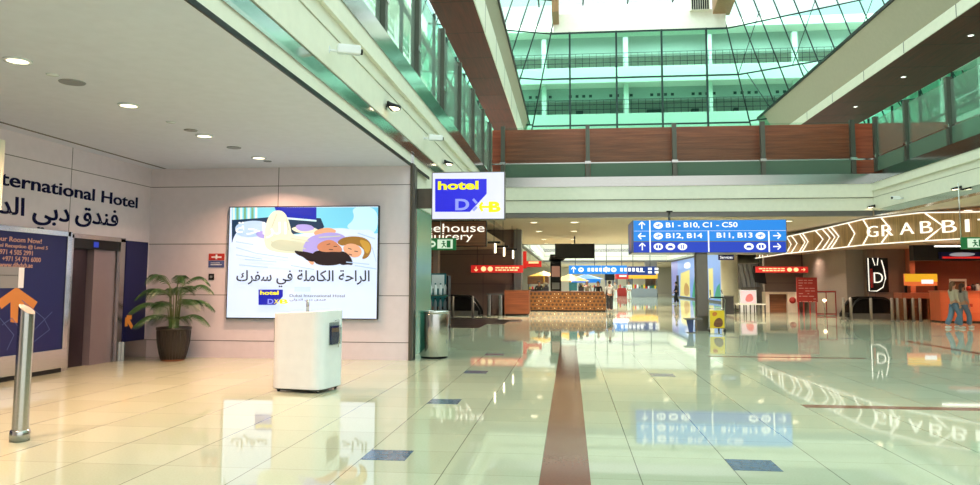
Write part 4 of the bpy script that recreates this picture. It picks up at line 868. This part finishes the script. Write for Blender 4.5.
x0, x1, z0, z1 = R4(569, 577, 284, 291.5, 43); t = thing('crate', 'square teal box standing on the patterned counter', 'box', (x0, 42.8, 1.14)); MB().box(0, x1-x0, 0, .4, 0, .42, M['tealbox']).build('body', None, t, bevel=.01); MB().box(-.02, x1-x0+.02, -.02, .42, .42, .46, M['tealbox']).build('lid', None, t)
for px, l in ((546, 'small dark coffee grinder on the patterned counter, next to the menu stand'), (581, 'small dark machine on the counter beside the teal box')):
    x_ = at(px, 284, 42.8).x; t = thing('counter_appliance', l, 'appliance', (x_, 42.8, 1.12)); MB().box(-.15, .15, 0, .3, 0, .25, M['darkc']).build('body', None, t, bevel=.02); MB().lathe([(.07, .25), (.11, .45), (.02, .47)], 0, .15, 14, M['steel']).build('hopper', None, t)
def parasol(px, py0, py1, Y, w_, m_, label):
    q = at(px, py0, Y); zb = at(px, py1, Y).z
    t = thing('kiosk_canopy', label, 'canopy', (q.x, Y, 0)); n = 8; vs = [(0, 0, q.z)] + [(w_*math.cos(2*PI*i/n), w_*.7*math.sin(2*PI*i/n), zb) for i in range(n)]
    MB().add(vs, [(0, 1+i, 1+(i+1) % n) for i in range(n)], m_).build('canopy_cloth', m_, t); MB().tube([(0, 0, 0), (0, 0, q.z)], .05, 8, M['steel']).build('pole', None, t)
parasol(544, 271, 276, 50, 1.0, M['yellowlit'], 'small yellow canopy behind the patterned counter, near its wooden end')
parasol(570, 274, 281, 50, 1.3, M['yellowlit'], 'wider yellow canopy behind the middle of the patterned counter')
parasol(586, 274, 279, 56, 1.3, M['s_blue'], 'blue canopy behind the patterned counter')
x0, x1, z0, z1 = R4(523, 541.5, 261, 267, 54); t = thing('hanging_banner', 'red hanging banner at the entrance to the bright concourse', 'banner', (x0, 54, z0)); MB().box(.2, x1-x0, 0, .1, 0, z1-z0, M['red']).box(0, .25, 0, .1, -.1, z1-z0+.7, M['red']).build('cloth', None, t); MB().box(.4, x1-x0-.2, -.01, 0, .25, .4, M['redtext']).build('lettering_strip', None, t); MB().tube([(.5, .05, z1-z0), (.5, .05, 5.5-z0)], .02, 6, M['steel']).build('rod', None, t)

# ------------------------------------------------------------------ far hall
struct('wall_far', MB().box(-14, 26, 130, 130.5, 0, 12, M['cream']))
o = sroot('window_7'); MB().box(-12, 22, 53, 96, 9.6, 9.64, M['g_roof']).build('glazing', None, o); b = MB()
for x in range(-12, 23, 2): b.box(x-.08, x+.08, 53, 96, 9.4, 9.62, M['white'])
for y in range(53, 97, 4): b.box(-12, 22, y-.1, y+.1, 9.4, 9.6, M['white'])
b.build('mullions', None, o)
struct('wall_8', MB().box(-14, 26, 100, 100.3, Z3, 12, M['cream'])); struct('wall_9', MB().box(LX-2.6, LX-2.4, 53, 98, Z3, 9.6, M['cream'])); struct('wall_10', MB().box(RX+2.4, RX+2.6, 53, 98, Z3, 9.6, M['cream']))
def far_sign(px0, px1, py0, py1, Y, m_, label, glyphs):
    x0, x1, z0, z1 = R4(px0, px1, py0, py1, Y); w_, h_ = x1-x0, z1-z0; t = thing('gate_sign', label, 'sign', (x0, Y, z0)); MB().box(0, w_, 0, .3, 0, h_, m_).build('box', None, t)
    p = Plate((0, 0, 0), (1, 0, 0), (0, 0, 1)); p.N = Vector((0, -1, 0)); glyphs(p, w_, h_); p.build('sign_face', t)
    for x in (w_*.2, w_*.8): MB().tube([(x, .15, h_), (x, .15, (9.4 if Y < 95 else Z0)-z0)], .04, 6, M['steel_d']).build('rod', None, t)
    return t
DB = e('deep_blue_sign', (10, 52, 130), .8)
def g1(p, w_, h_):
    p.rect(.02, .02, w_-.02, h_-.02, M['s_blue']); p.arrow(.5, h_*.5, .6, PI/2, M['s_white']); p.pill(1.3, h_*.5, M['s_white'], M['s_blue'], .3, .25)
    for i in range(6): p.rect(2+i*.42, h_*.3, 2.28+i*.42, h_*.72, M['s_white'])
def g2(p, w_, h_):
    p.rect(.02, .02, w_-.02, h_-.02, DB)
    for i, k_ in enumerate((3, 1)): 
        for j in range(2): p.rect(w_*.72+i*.7, h_*(.2+.4*j), w_*.72+.4+i*.7, h_*(.45+.4*j), M['s_white'])
    p.rect(w_*.35, h_*.35, w_*.6, h_*.42, M['s_white'])
far_sign(569, 601, 265.5, 274, 82, M['s_blue'], 'light blue gate sign far down the concourse, first of three in a row', g1)
far_sign(601.5, 627, 265.5, 274, 82, M['s_blue'], 'light blue gate sign far down the concourse, middle of three in a row', g1)
far_sign(627.5, 656, 266.5, 275, 82, DB, 'deep blue gate sign far down the concourse, last of three in a row', g2)
def kiosk(px0, px1, py0, Y, d_, m_body, m_top, label, cat='shop', tag_m=None):
    x0, x1, z0, z1 = R4(px0, px1, py0, 300, Y); w_ = x1-x0; t = thing('shop_kiosk', label, cat, (x0, Y, 0))
    MB().box(0, w_, 0, d_, 0, 1.0, m_body).build('counter', None, t, bevel=.02); [MB().box(x, x+.12, 0, d_, 1.0, z1-.7, M['steel_d']).build('post', None, t) for x in (0, w_-.12)]; MB().box(-.05, w_+.05, -.05, d_, z1-.75, z1, m_top).build('fascia', None, t)
    if tag_m: MB().box(w_*.2, w_*.8, -.08, -.05, z1-.5, z1-.25, tag_m).build('logo_strip', None, t)
    b = MB()
    for i in range(int(w_/.25)): b.box(.1+i*.25, .1+i*.25+.14, .1, .3, 1.0, 1.2+.3*rnd.random(), [M['yellow'], M['red'], M['white'], M['tealbox'], M['green']][i % 5])
    g_ = b.build('goods', None, t); g_['kind'] = 'stuff'
    return t
kiosk(632, 657, 272, 88, 4, M['grey'], M['yellowlit'], 'white kiosk with glowing yellow fascia far down the concourse')
kiosk(617, 629, 273, 96, 3, M['redpanel'], M['red'], 'red shop front far down the concourse, beside the yellow kiosk', tag_m=M['white'])
kiosk(606, 614, 274, 92, 2, M['darkc'], M['black'], 'black kiosk far down the concourse between counter and red shop')
kiosk(572, 600, 277, 100, 3, M['white'], M['s_blue'], 'white kiosk with blue fascia far behind the patterned counter')
kiosk(528, 548, 276, 70, 3, M['darkc'], M['timber'], 'dark kiosk with timber fascia behind the wooden counter box')
# right flank of the far hall: glowing advertising wall
t = thing('advertising_wall', 'long glowing blue advertising wall lining the far concourse', 'advert', (RX+.35, 60, 0)); MB().box(0, .3, 0, 33, 0, Z0, M['steel_d']).build('wall_panel', None, t)
adb = e('advert_blue', (122, 162, 226), .7); adp = e('advert_purple', (130, 134, 206), .7); ady = e('advert_yellow', (232, 216, 130), .75); adg = e('advert_green', (40, 160, 120), .6); ado = e('advert_orange', (206, 160, 90), .6)
P_ = Plate((-.01, 33, 0), (0, -1, 0), (0, 0, 1)); P_.N = Vector((-1, 0, 0))
def ypx(px): return 33 - ((RX+.35)/(at(px, 284, 1.).x)-60)
P_.rect(.0, .15, 33, Z0-.1, adb); P_.rect(ypx(672), .3, ypx(678), Z0-.1, adp); P_.poly([(ypx(680), .2), (ypx(690), .2), (ypx(690), 3.0), (ypx(681), 2.7)], ady); P_.rect(ypx(676.5), .2, ypx(679), 2.5, M['black'])
P_.blob([(ypx(684), .3), (ypx(689), .3), (ypx(689.5), 1.2), (ypx(686), 1.8), (ypx(684), 1.2)], ado); P_.poly([(ypx(692), .2), (ypx(699), .2), (ypx(696), 1.4), (ypx(695), 2.4), (ypx(693.5), 1.4)], adg)
P_.rect(ypx(709), .3, ypx(713.5), 2.9, ady); P_.poly([(ypx(714), .3), (ypx(721), .3), (ypx(720), 1.6), (ypx(717), 1.3)], adg); P_.blob([(ypx(684), 3.2), (ypx(691), 3.1), (ypx(691), 3.8), (ypx(685), 3.8)], M['d_white'])
P_.build('printed_light_panel', t)
x0, x1, z0, z1 = R4(655, 668, 262, 300, 80); t = thing('pillar', 'grey square pillar at the start of the glowing advertising wall', 'pillar', ((x0+x1)/2+.3, 93.2, 0)); MB().box(-.7, .7, -.5, .5, 0, Z0, M['steel_d']).build('shaft', None, t); MB().box(-.75, .75, -.55, .55, 0, .4, M['black']).build('plinth', None, t)
# round white column and the check-in group
q = at(729.5, 284, 45); t = thing('round_column', 'thick white round column beside the slatted display', 'column', (q.x, 45, 0)); MB().lathe([(.48, .15), (.48, Z0)], n=36, m_=M['cream']).build('shaft', None, t); MB().lathe([(.52, 0), (.52, .15)], n=36, m_=M['steel']).build('base_ring', None, t)
x0, x1, z0, z1 = R4(739, 756, 264, 287, 44); t = thing('slatted_display', 'grey slatted display leaning beside the round column above a glowing screen', 'display', (x0, 44, 0)); b = MB(); w_ = x1-x0
for i in range(4): b.prism([(i*w_/4, 0, z1), (i*w_/4+.2, 0, z1), (i*w_/4+.42, 0, z0), (i*w_/4+.22, 0, z0)], (0, .1, 0), M['grey'])
b.build('slats', None, t); MB().box(0, w_+.2, .1, .2, z0-.1, z1+.05, M['steel_d']).build('backing', None, t); MB().box(.1, .2, .05, .2, 0, z0, M['steel_d']).box(w_-.1, w_, .05, .2, 0, z0, M['steel_d']).build('legs', None, t)
x0, x1, z0, z1 = R4(741, 755.5, 291, 304, 42.5); t = thing('glowing_display', 'waist-high glowing pinkish screen below the slatted display', 'screen', (x0, 42.5, 0)); MB().box(-.05, x1-x0+.05, 0, .3, 0, z1+.06, M['white']).build('housing', None, t); p = Plate((0, 0, 0), (1, 0, 0), (0, 0, 1)); p.N = Vector((0, -1, 0)); p.rect(0, z0, x1-x0, z1, e('pink_screen', (232, 204, 200))); p.blob([(.2, z0+.1), (.7, z0+.15), (.6, z0+.6), (.3, z0+.5)], e('pink_screen_figure', (220, 120, 110))); p.build('screen_face', t)
x0, x1, z0, z1 = R4(755.5, 765, 266, 284, 43.5); t = thing('television', 'dark slanted screen hanging beside the slatted display', 'tv', (x0, 43.5, z0)); MB().prism([(0, 0, .1), (.6, 0, 0), (.5, 0, z1-z0), (-.1, 0, z1-z0)], (0, .1, 0), M['black']).build('housing', None, t); MB().tube([(.2, .05, z1-z0), (.2, .05, Z0-z0)], .03, 6, M['black']).build('hanger', None, t)
x0, x1, z0, z1 = R4(718.5, 734, 254.5, 260, 36); t = thing('shop_sign', 'small dark hanging sign with white lettering under the gate sign', 'sign', (x0, 36, z0)); MB().box(0, x1-x0, 0, .08, 0, z1-z0, M['navy']).build('board', None, t); text('Services', M['s_white'], t, (x1-x0)*.8, .13, ((x1-x0)/2, -.01, (z1-z0)/2), bold=.01); MB().tube([(.3, .04, z1-z0), (.3, .04, Z0-z0)], .015, 6, M['black']).build('rod', None, t)
# glass queue barriers
lbs = ['first from the luggage trolley', 'second from the luggage trolley', 'third from the luggage trolley', 'at the shop wall end']
for i in range(4):
    x0 = at(724+i*10.5, 284, 41).x; x1 = at(733.5+i*10.5, 284, 41).x
    t = thing('queue_barrier', 'low steel barrier with pale rail and dark legs, ' + lbs[i], 'barrier', (x0, 41, 0), 0, 'low queue barriers')
    for k_ in range(3): x = (x1-x0-.06)*k_/2; MB().box(x, x+.05, -.03, .03, 0, .46, M['black']).build('leg', None, t)
    MB().box(0, x1-x0, -.05, .05, .45, .53, M['cream']).build('top_rail', None, t)
x_ = at(727.5, 284, 40).x; t = thing('litter_bin', 'dark square litter bin before the low queue barriers', 'bin', (x_, 40, 0)); MB().box(-.25, .25, -.2, .2, 0, .9, M['darkc']).build('body', None, t, bevel=.02); MB().box(-.27, .27, -.22, .22, .9, .95, M['steel_d']).build('lid', None, t)

# ------------------------------------------------------------------ food court side
struct('wall_11', MB().box(11.1, 17, 44.6, 45, 0, Z0+.02, M['brownwall']).box(11.1, 17, 44.59, 44.6, 1.6, 1.62, M['brownjoint']).box(14.2, 14.23, 44.59, 44.6, 0, 3, M['brownjoint']))
x0, x1, _, _ = R4(848, 900, 250, 318, 37.5); xm = at(864, 284, 37.5).x
struct('wall_12', MB().box(x0, xm, 37.5, 44.2, 0, Z0, mat('taupe_wall', (150, 136, 126), .5)).box(xm, x1, 37.0, 44.2, 0, Z0, M['brownwall']).box(xm+.3, xm+.32, 36.99, 37, 0, 3.2, M['brownjoint']))
# chevron band
def band_pt(s):
    K = [(757, 43.8), (786, 40.5), (826, 36), (867, 32), (925, 29.2), (980, 27.4), (1060, 25.6)]
    t_ = s*(len(K)-1); i = min(int(t_), len(K)-2); f = t_-i
    a = K[i]; b = K[i+1]; Y = a[1]*(1-f)+b[1]*f; X = (at(a[0], 284, a[1])*(1-f)+at(b[0], 284, b[1])*f).x
    # bottom and top heights read at the six control points
    ZB = [3.0, 3.12, 3.14, 3.15, 3.15, 3.15, 3.15]; ZT = [3.25, 3.98, 4.1, 4.2, 4.2, 4.05, 4.0]
    return Vector((X, Y, 0)), ZB[i]*(1-f)+ZB[i+1]*f, ZT[i]*(1-f)+ZT[i+1]*f
t = thing('food_court_band', 'curved ribbed timber band with white neon chevrons and letters over the food court', 'sign', (0, 0, 0))
N_ = 36; vs = []; fs = []
for i in range(N_+1):
    P0, zb, zt = band_pt(i/N_); vs += [P0+Vector((0, 0, zb)), P0+Vector((0, 0, zt)), P0+Vector((.35, .3, zt)), P0+Vector((.35, .3, zb))]
for i in range(N_):
    for j in range(4): fs.append((i*4+j, i*4+(j+1) % 4, (i+1)*4+(j+1) % 4, (i+1)*4+j))
fs += [(0, 1, 2, 3), tuple(4*N_+j for j in (3, 2, 1, 0))]
MB().add(vs, fs, M['bandwood']).build('band', None, t)
def bp(s, v, off=.05):
    P0, zb, zt = band_pt(s); P1, _, _ = band_pt(min(1, s+.01)); P2, _, _ = band_pt(max(0, s-.01)); d = (P1-P2).normalized(); n = Vector((d.y, -d.x, 0))
    if n.y > 0: n = -n
    return P0 + n*off + Vector((0, 0, zb+(zt-zb)*v)), d
def bs(px):
    lo, hi = 0., 1.
    for _ in range(30):
        mid = (lo+hi)/2; P0, _, _ = band_pt(mid); 
        d_ = Vector((P0.x, P0.y, 0)); X_ = CX + F*(Vector((P0.x, P0.y, 3.6-EYE)).dot(rt))/(Vector((P0.x, P0.y, 3.6-EYE)).dot(fw))
        if X_ < px: lo = mid
        else: hi = mid
    return lo
MB().tube([bp(i/N_, 0)[0] for i in range(N_+1)], .025, 6, M['neon']).build('edge_tube', None, t); MB().tube([bp(i/N_, 1)[0] for i in range(N_+1)], .025, 6, M['neon']).build('edge_tube', None, t)
for xa, xb in ((788, 792), (793, 798), (801, 806), (804, 809), (817, 824), (824, 831), (829, 836), (833, 840), (850, 856), (865, 871), (883, 892), (927, 944)):
    a, c2, b3 = bs(xa), bs(xb), bs(xa-1)
    MB().tube([bp(a, .97)[0], bp((a*.4+c2*.6), .7)[0], bp(c2, .5)[0], bp((b3*.4+c2*.6), .3)[0], bp(b3, .03)[0]], .03, 6, M['neon']).build('chevron', None, t)
for xa in (760, 763, 768, 776, 779): MB().tube([bp(bs(xa+1), .9)[0], bp(bs(xa), .1)[0]], .03, 6, M['neon']).build('chevron', None, t)
for ch, xa, xb, hb_ in (('G', 870, 881, 0), ('R', 885, 896, 0), ('A', 903, 917, 0), ('B', 923, 935, 0), ('B', 945, 959, 0), ('I', 968, 972, 0), ('T', 980, 994, 0)):
    s0, s1 = bs(xa), bs(xb); pa, d = bp((s0+s1)/2, .5, .12); wd = (bp(s1, .5)[0]-bp(s0, .5)[0]).length
    lt = text(ch, M['neon'], t, wd, .44, (pa.x, pa.y, pa.z-.02), tuple(d), (0, 0, 1), bold=-.005, depth=.04); lt.name = 'letter'
# soffit of the food court
struct('ceiling_food_court', MB().prism([tuple(band_pt(0)[0]+Vector((.4, .3, 3.2)))] + [tuple(Vector((band_pt(i/8)[0].x+.4, band_pt(i/8)[0].y+.3, 3.2))) for i in range(1, 9)] + [(24, 26, 3.2), (24, 44.2, 3.2)], (0, 0, .1), mat('warm_soffit', (214, 178, 142), .6)))
# glowing D on the wall
xq = at(878, 284, 36.9).x; t = thing('neon_sign', 'tall white neon letter sign with slanted bars on the dark wall above the escalator', 'sign', (at(869, 284, 36.9).x, 36.9, 0))
zt, zb = at(878, 258, 36.9).z, at(878, 291, 36.9).z
MB().tube([(0, 0, zt), (0, 0, zb), (.35, 0, zb), (.62, 0, zb+.18), (.75, 0, zb+.6), (.7, 0, zb+1.0), (.6, 0, zt-.1)], .024, 8, M['neon']).build('outline_tube', None, t)
MB().tube([(.2, 0, zt), (.3, 0, zt-.35)], .02, 8, M['neon']).build('slanted_bar', None, t); MB().tube([(.45, 0, zt), (.4, 0, zt-.35)], .02, 8, M['neon']).build('slanted_bar', None, t)
text('D', M['neon'], t, .4, .48, (.4, -.06, zb+.62), bold=-.01, depth=.03); MB().box(.08, .18, -.01, .02, zb+.15, zt-.5, M['redpanel']).box(-.05, .9, .05, .09, zb-.05, zt, M['black']).build('backing', None, t)
escalator((at(847, 284, 35.6).x, 35.6, 0), 1.9, 'escalator with dark glazed balustrade beneath the neon letter sign', 1)
pl = ['first before the food court, beside the red notice board', 'second before the food court, at the escalator edge', 'before the middle of the escalator', 'at the inner end of the escalator', 'just past the escalator end', 'first past the escalator towards the counters', 'second past the escalator towards the counters', 'last one before the food counter']
sp1 = None
for (px, l) in zip((842.5, 850, 870, 891, 896.5, 904, 912, 919), pl):
    q = at(px, 284, 33.6)
    if sp1 is None: sp1 = security_post((q.x, 33.6, 0), 'steel post ' + l, group='steel posts before the food court')
    else: dup(sp1, (q.x, 33.6, 0), 0, 'steel post ' + l)
# red notice stand and service counter
x0, x1, z0, z1 = R4(797, 817, 277.5, 302, 38.5); t = thing('notice_stand', 'red notice board on legs standing before the brown shop wall', 'notice board', (x0, 38.5, 0)); w_ = x1-x0
MB().box(0, w_, 0, .06, z0, z1, M['redpanel']).build('board', None, t)
for x in (.05, w_*.3, w_*.6, w_-.1): MB().box(x, x+.05, 0, .06, 0, z0, M['redpanel']).build('leg', None, t)
p = Plate((0, 0, 0), (1, 0, 0), (0, 0, 1)); p.N = Vector((0, -1, 0)); rp = mat('faded_print', (214, 150, 140), .6); p.rect(.03, z0+.02, w_-.03, z1-.02, M['redpanel'])
for i in range(9):
    v_ = z1-.12-i*.13; xx = .1
    while xx < w_-.2: l_ = .08+.2*rnd.random(); p.rect(xx, v_-.04, min(xx+l_, w_-.08), v_, rp, .003) if rnd.random() < .75 else None; xx += l_+.05
p.build('printing', t)
x0, x1, z0, z1 = R4(816, 836, 291, 314, 39); t = thing('red_barrier', 'low dark red framed barrier with pale panel beside the red notice board', 'barrier', (x0, 39, 0)); w_ = x1-x0
MB().box(0, w_, 0, .05, z1-.06, z1, M['redpanel']).build('rail', None, t); MB().box(0, w_, 0, .05, .05, .11, M['redpanel']).build('rail', None, t)
for x in (0, w_*.5, w_-.05): MB().box(x, x+.04, 0, .05, 0, z1, M['redpanel']).build('upright', None, t)
MB().box(.05, w_-.05, .02, .03, .12, z1-.1, M['ceil2']).build('infill', None, t)
x0, x1, z0, z1 = R4(766, 797, 292, 311, 42.8); w_ = x1-x0; t = thing('service_counter', 'beige service counter with open brown bay against the brown wall', 'counter', (x0, 42.8, 0)); MB().box(0, w_, 0, .8, z1-.12, z1, M['ceil2']).box(0, .2, 0, .8, 0, z1-.12, M['ceil2']).box(w_-.5, w_, 0, .8, 0, z1-.12, M['ceil2']).build('carcass', None, t); MB().box(.2, w_-.5, .3, .4, 0, z1-.12, M['timber']).build('inner_panel', None, t); MB().tube([(w_-.25, -.02, z1-.45), (w_-.25, 0, z1-.45)], .18, 18, M['redpanel']).build('round_badge', None, t)
x_, _, z_, _ = R4(829, 831, 299, 301, 38); t = thing('table_lamp', 'small glowing warm lamp standing on the red framed barrier end', 'lamp', (x_, 38.65, 0)); MB().ball((0, 0, .76), .09, .09, .07, M['lampwarm']).build('shade', None, t); MB().tube([(0, 0, 0), (0, 0, .7)], .03, 8, M['steel']).build('stem', None, t)
# food counters
x0, x1, _, _ = R4(848, 900, 250, 318, 37.5)
struct('wall_13', MB().box(at(904, 284, 38).x, 24, 38, 38.3, 0, 3.2, M['shopred'])); xl = at(904, 284, 34).x
struct('trim_13', MB().box(x1+.02, x1+.25, 36.6, 38, 0, 3.2, M['terracotta']).box(xl+.1, 24, 33.2, 33.6, 2.55, 3.2, M['black']))
x0, x1, z0, z1 = R4(940, 1000, 252, 259, 33.1); t = thing('menu_board', 'dark overhead menu board with pictures above the food counter', 'menu', (x0, 33.1, z0)); MB().box(0, x1-x0, 0, .12, 0, z1-z0, M['navy']).build('board', None, t); p = Plate((0, 0, 0), (1, 0, 0), (0, 0, 1)); p.N = Vector((0, -1, 0)); p.rect(.1, .02, 2.2, .1, M['red']); p.blob([(.3, .12), (1.2, .1), (1.5, .25), (.5, .28)], e('menu_pic', (190, 190, 200), .5)); p.build('menu_print', t)
x0, x1, z0, z1 = R4(905, 937, 277, 289, 35.5); t = thing('food_display', 'orange and yellow glowing display board standing on the food counter', 'display', (x0, 35.5, 1.14)); w_ = x1-x0; MB().box(0, w_, 0, .1, z0-1.0+.0, z1-1.0, M['orangelit']).build('board', None, t); MB().box(.0, w_, -.03, 0, z1-1.35, z1-1.0, M['yellowlit']).build('yellow_band', None, t); [MB().box(x, x+.1, 0, .1, 0, z0-.98, M['black']).build('leg', None, t) for x in (0, w_-.1)]; MB().box(.7, 1.2, -.04, -.03, z0-.9, z0-.72, M['s_white']).build('bright_plate', None, t)
x0, x1, z0, z1 = R4(903, 940, 293, 318, 35.2); w_ = x1-x0; t = thing('food_counter', 'brown food counter with open shelf bays behind the steel posts', 'counter', (x0, 35.2, 0)); MB().box(0, w_, 0, .9, z1-.25, z1, M['terracotta']).build('top', None, t)
for x in (0, w_*.33, w_*.66, w_-.08): MB().box(x, x+.08, 0, .8, 0, z1-.25, M['timber']).build('upright', None, t)
MB().box(0, w_, .75, .82, 0, z1-.25, M['shopred']).build('back_panel', None, t)
x0, x1, z0, z1 = R4(941, 1010, 291, 321, 33); zc = z1+.004; w_ = x1-x0; t = thing('food_counter', 'glowing orange tiled food counter behind the two walking people', 'counter', (x0, 33, 0)); MB().box(0, w_, 0, .9, .05, z1-.06, mat('counter_tiles', (214, 112, 76), .4)).build('front', None, t); MB().box(-.03, w_+.03, -.05, .95, z1-.06, z1, M['terracotta']).build('top', None, t); MB().box(.05, w_-.05, .04, .9, 0, .05, M['black']).build('plinth', None, t)
p = Plate((0, 0, 0), (1, 0, 0), (0, 0, 1)); p.N = Vector((0, -1, 0))
p.rect(.4, .4, 2.8, 1.0, mat('counter_tiles_pale', (222, 124, 86), .4))
for i in range(14): p.rect(.5+.16*(i % 5)+ (1.2 if i > 7 else 0), .5+.14*(i % 3), .62+.16*(i % 5)+(1.2 if i > 7 else 0), .62+.14*(i % 3), M['redpanel'], .003)
p.build('tile_pattern', t)
x0, x1, z0, z1 = R4(948, 964, 279, 291, 34.5); t = thing('framed_poster', 'pale framed poster standing behind the orange food counter', 'poster', (x0, 34.3, 1.22)); MB().box(0, x1-x0, 0, .06, 0, z1-1.22, M['cream']).build('board', None, t); MB().box(.08, x1-x0-.08, -.01, 0, .1, z1-1.32, M['timber']).build('print', None, t)
cols = ['redpanel', 'darkc', 'white', 'steel', 'yellow', 'timber']; ln_ = ['red', 'black', 'white', 'steel', 'yellow', 'brown']
for i in range(6):
    q = at(968+i*4.5, 289, 33.5); t = thing('food_container', f'{ln_[i]} food container standing on the orange counter top', 'container', (q.x, 33.45, zc)); MB().lathe([(.08, 0), (.1, .12+.04*(i % 3)), (.05, .2+.04*(i % 3))], n=14, m_=M[cols[i]]).build('jar', None, t); MB().lathe([(.055, .2+.04*(i % 3)), (.055, .24+.04*(i % 3))], n=12, m_=M['black']).build('lid', None, t)
t = thing('track_light', 'thin white ceiling track with lamps under the food court soffit', 'lamp', (at(935, 254, 31).x, 31, 3.02)); MB().box(0, 1.6, -.03, .03, 0, .04, M['lampwhite']).build('track', None, t); MB().tube([(.8, 0, .04), (.8, 0, .18)], .01, 6, M['steel']).build('rod', None, t)
# ceiling downlights under the bridge, most of them added to light it
rows = ['first', 'second', 'third', 'fourth']
for i, y in enumerate((33.5, 39.2, 46.5, 51)):
    for j, x in enumerate((-1.6, .22, 4.8, 9.4)):
        downlight((x, y, Z0+.02), .17, f'round downlight under the bridge, {rows[i]} row going away, {["added to light the brown wall side", "over the concourse strip", "added to light the blue gate sign side", "added to light the shop wall side"][j]}', 1, 'downlights under the bridge', 190, (1, .86, .7))
for i, y in enumerate((14, 19, 24, 29)):
    for j, x in enumerate((14.5, 18.5)):
        downlight((x, y, Z0+.02), .15, f'added round downlight in the shop-side ceiling, {rows[i]} row going away, {["near the atrium edge", "deeper in"][j]}', 1, 'added downlights of the shop-side ceiling', 90, (1, .82, .66))  # unseen downlights added to light the shop side instead of one wide lamp

for i, y in enumerate((31.6, 35.4)):
    for j, x in enumerate((16.6, 18.4, 20.2)):
        downlight((x, y, 3.2), .09, f'added food court downlight {["before", "behind"][i]} the black bulkhead, {["first", "second", "third"][j]} from the neon letter sign', 1, 'added downlights of the food court', 60, (1, .5, .28))  # downlights added to give the food court its orange light
for j, (x, y) in enumerate(((12.6, 41.5), (14.2, 40))):
    downlight((x, y, 3.2), .09, 'small added downlight before the brown shop wall, ' + ['above the service counter', 'above the red framed barrier'][j], 1, 'added downlights at the shop wall', 25, (1, .78, .64))  # pair added to brighten the shop wall
for j, (x, y) in enumerate(((-5.2, 24), (-6.5, 28), (-5.0, 34.5))):
    z_ = Z0+.02 if j < 2 else 3.36
    if j < 2: downlight((x, y, z_), .1, 'small added downlight over the juice bar corner, ' + ['before the timber sign', 'right by the timber sign'][j], 1, 'added downlights over the juice bar corner', 50, (1, .8, .62))  # added as fill for the juice bar corner

# ------------------------------------------------------------------ light
def area(name, loc, sx, sy, e_, col, rot=(0, 0, 0)):
    l = bpy.data.lights.new(name, 'AREA'); l.shape = 'RECTANGLE'; l.size = sx; l.size_y = sy; l.energy = e_; l.color = col
    o = bpy.data.objects.new(name, l); C.objects.link(o); o.location = loc; o.rotation_euler = rot; return o
area('skylight_boost', (4.5, 15, 20.3), 14, 34, 1700, (.84, 1, .82))  # area lamp added under the roof glass to boost the daylight
area('court_fill', (8, 47.5, 25), 44, 6, 5500, (1, 1, 1), (1.0, 0, 0))  # lamp added above the roof to brighten the storeys behind the back window
area('side_fill', (16.6, 32, 19.5), 3, 36, 1500, (1, 1, 1), (0, -.7, 0))  # added lamp, brightens the building beyond the shop-side glass
area('side_fill', (-5.5, 28, 19), 3, 40, 4000, (1, 1, 1), (0, .7, 0))  # its added counterpart for the building beyond the hotel-side glass
area('far_hall_fill', (4.3, 74, 9.3), 14, 38, 4500, (.95, 1, .96))  # lamp added at roof level to light the far hall
area('end_hall_fill', (4, 112, 4.2), 14, 26, 2000, (1, 1, .96))  # wide lamp added to brighten the hall end, no fitting there
w = bpy.data.worlds.new('sky'); sc.world = w; w.use_nodes = True; bg = w.node_tree.nodes['Background']; nt = w.node_tree
tc = nt.nodes.new('ShaderNodeTexCoord'); sx_ = nt.nodes.new('ShaderNodeSeparateXYZ'); cr = nt.nodes.new('ShaderNodeValToRGB'); nt.links.new(tc.outputs['Generated'], sx_.inputs[0]); nt.links.new(sx_.outputs[2], cr.inputs[0]); nt.links.new(cr.outputs[0], bg.inputs[0])
cr.color_ramp.elements[0].color = (.62, .62, .58, 1); cr.color_ramp.elements[1].color = (.84, .97, 1, 1); cr.color_ramp.elements[1].position = .6
bg.inputs[1].default_value = 1.6
sc.view_settings.view_transform = 'Standard'; sc.view_settings.look = 'None'; sc.view_settings.gamma = 1; sc.view_settings.exposure = .2; sc.view_settings.use_curve_mapping = False
cy = sc.cycles; cy.use_denoising = True; cy.max_bounces = 7; cy.diffuse_bounces = 3; cy.glossy_bounces = 3; cy.transparent_max_bounces = 16; cy.sample_clamp_indirect = 4; cy.caustics_reflective = False; cy.caustics_refractive = False
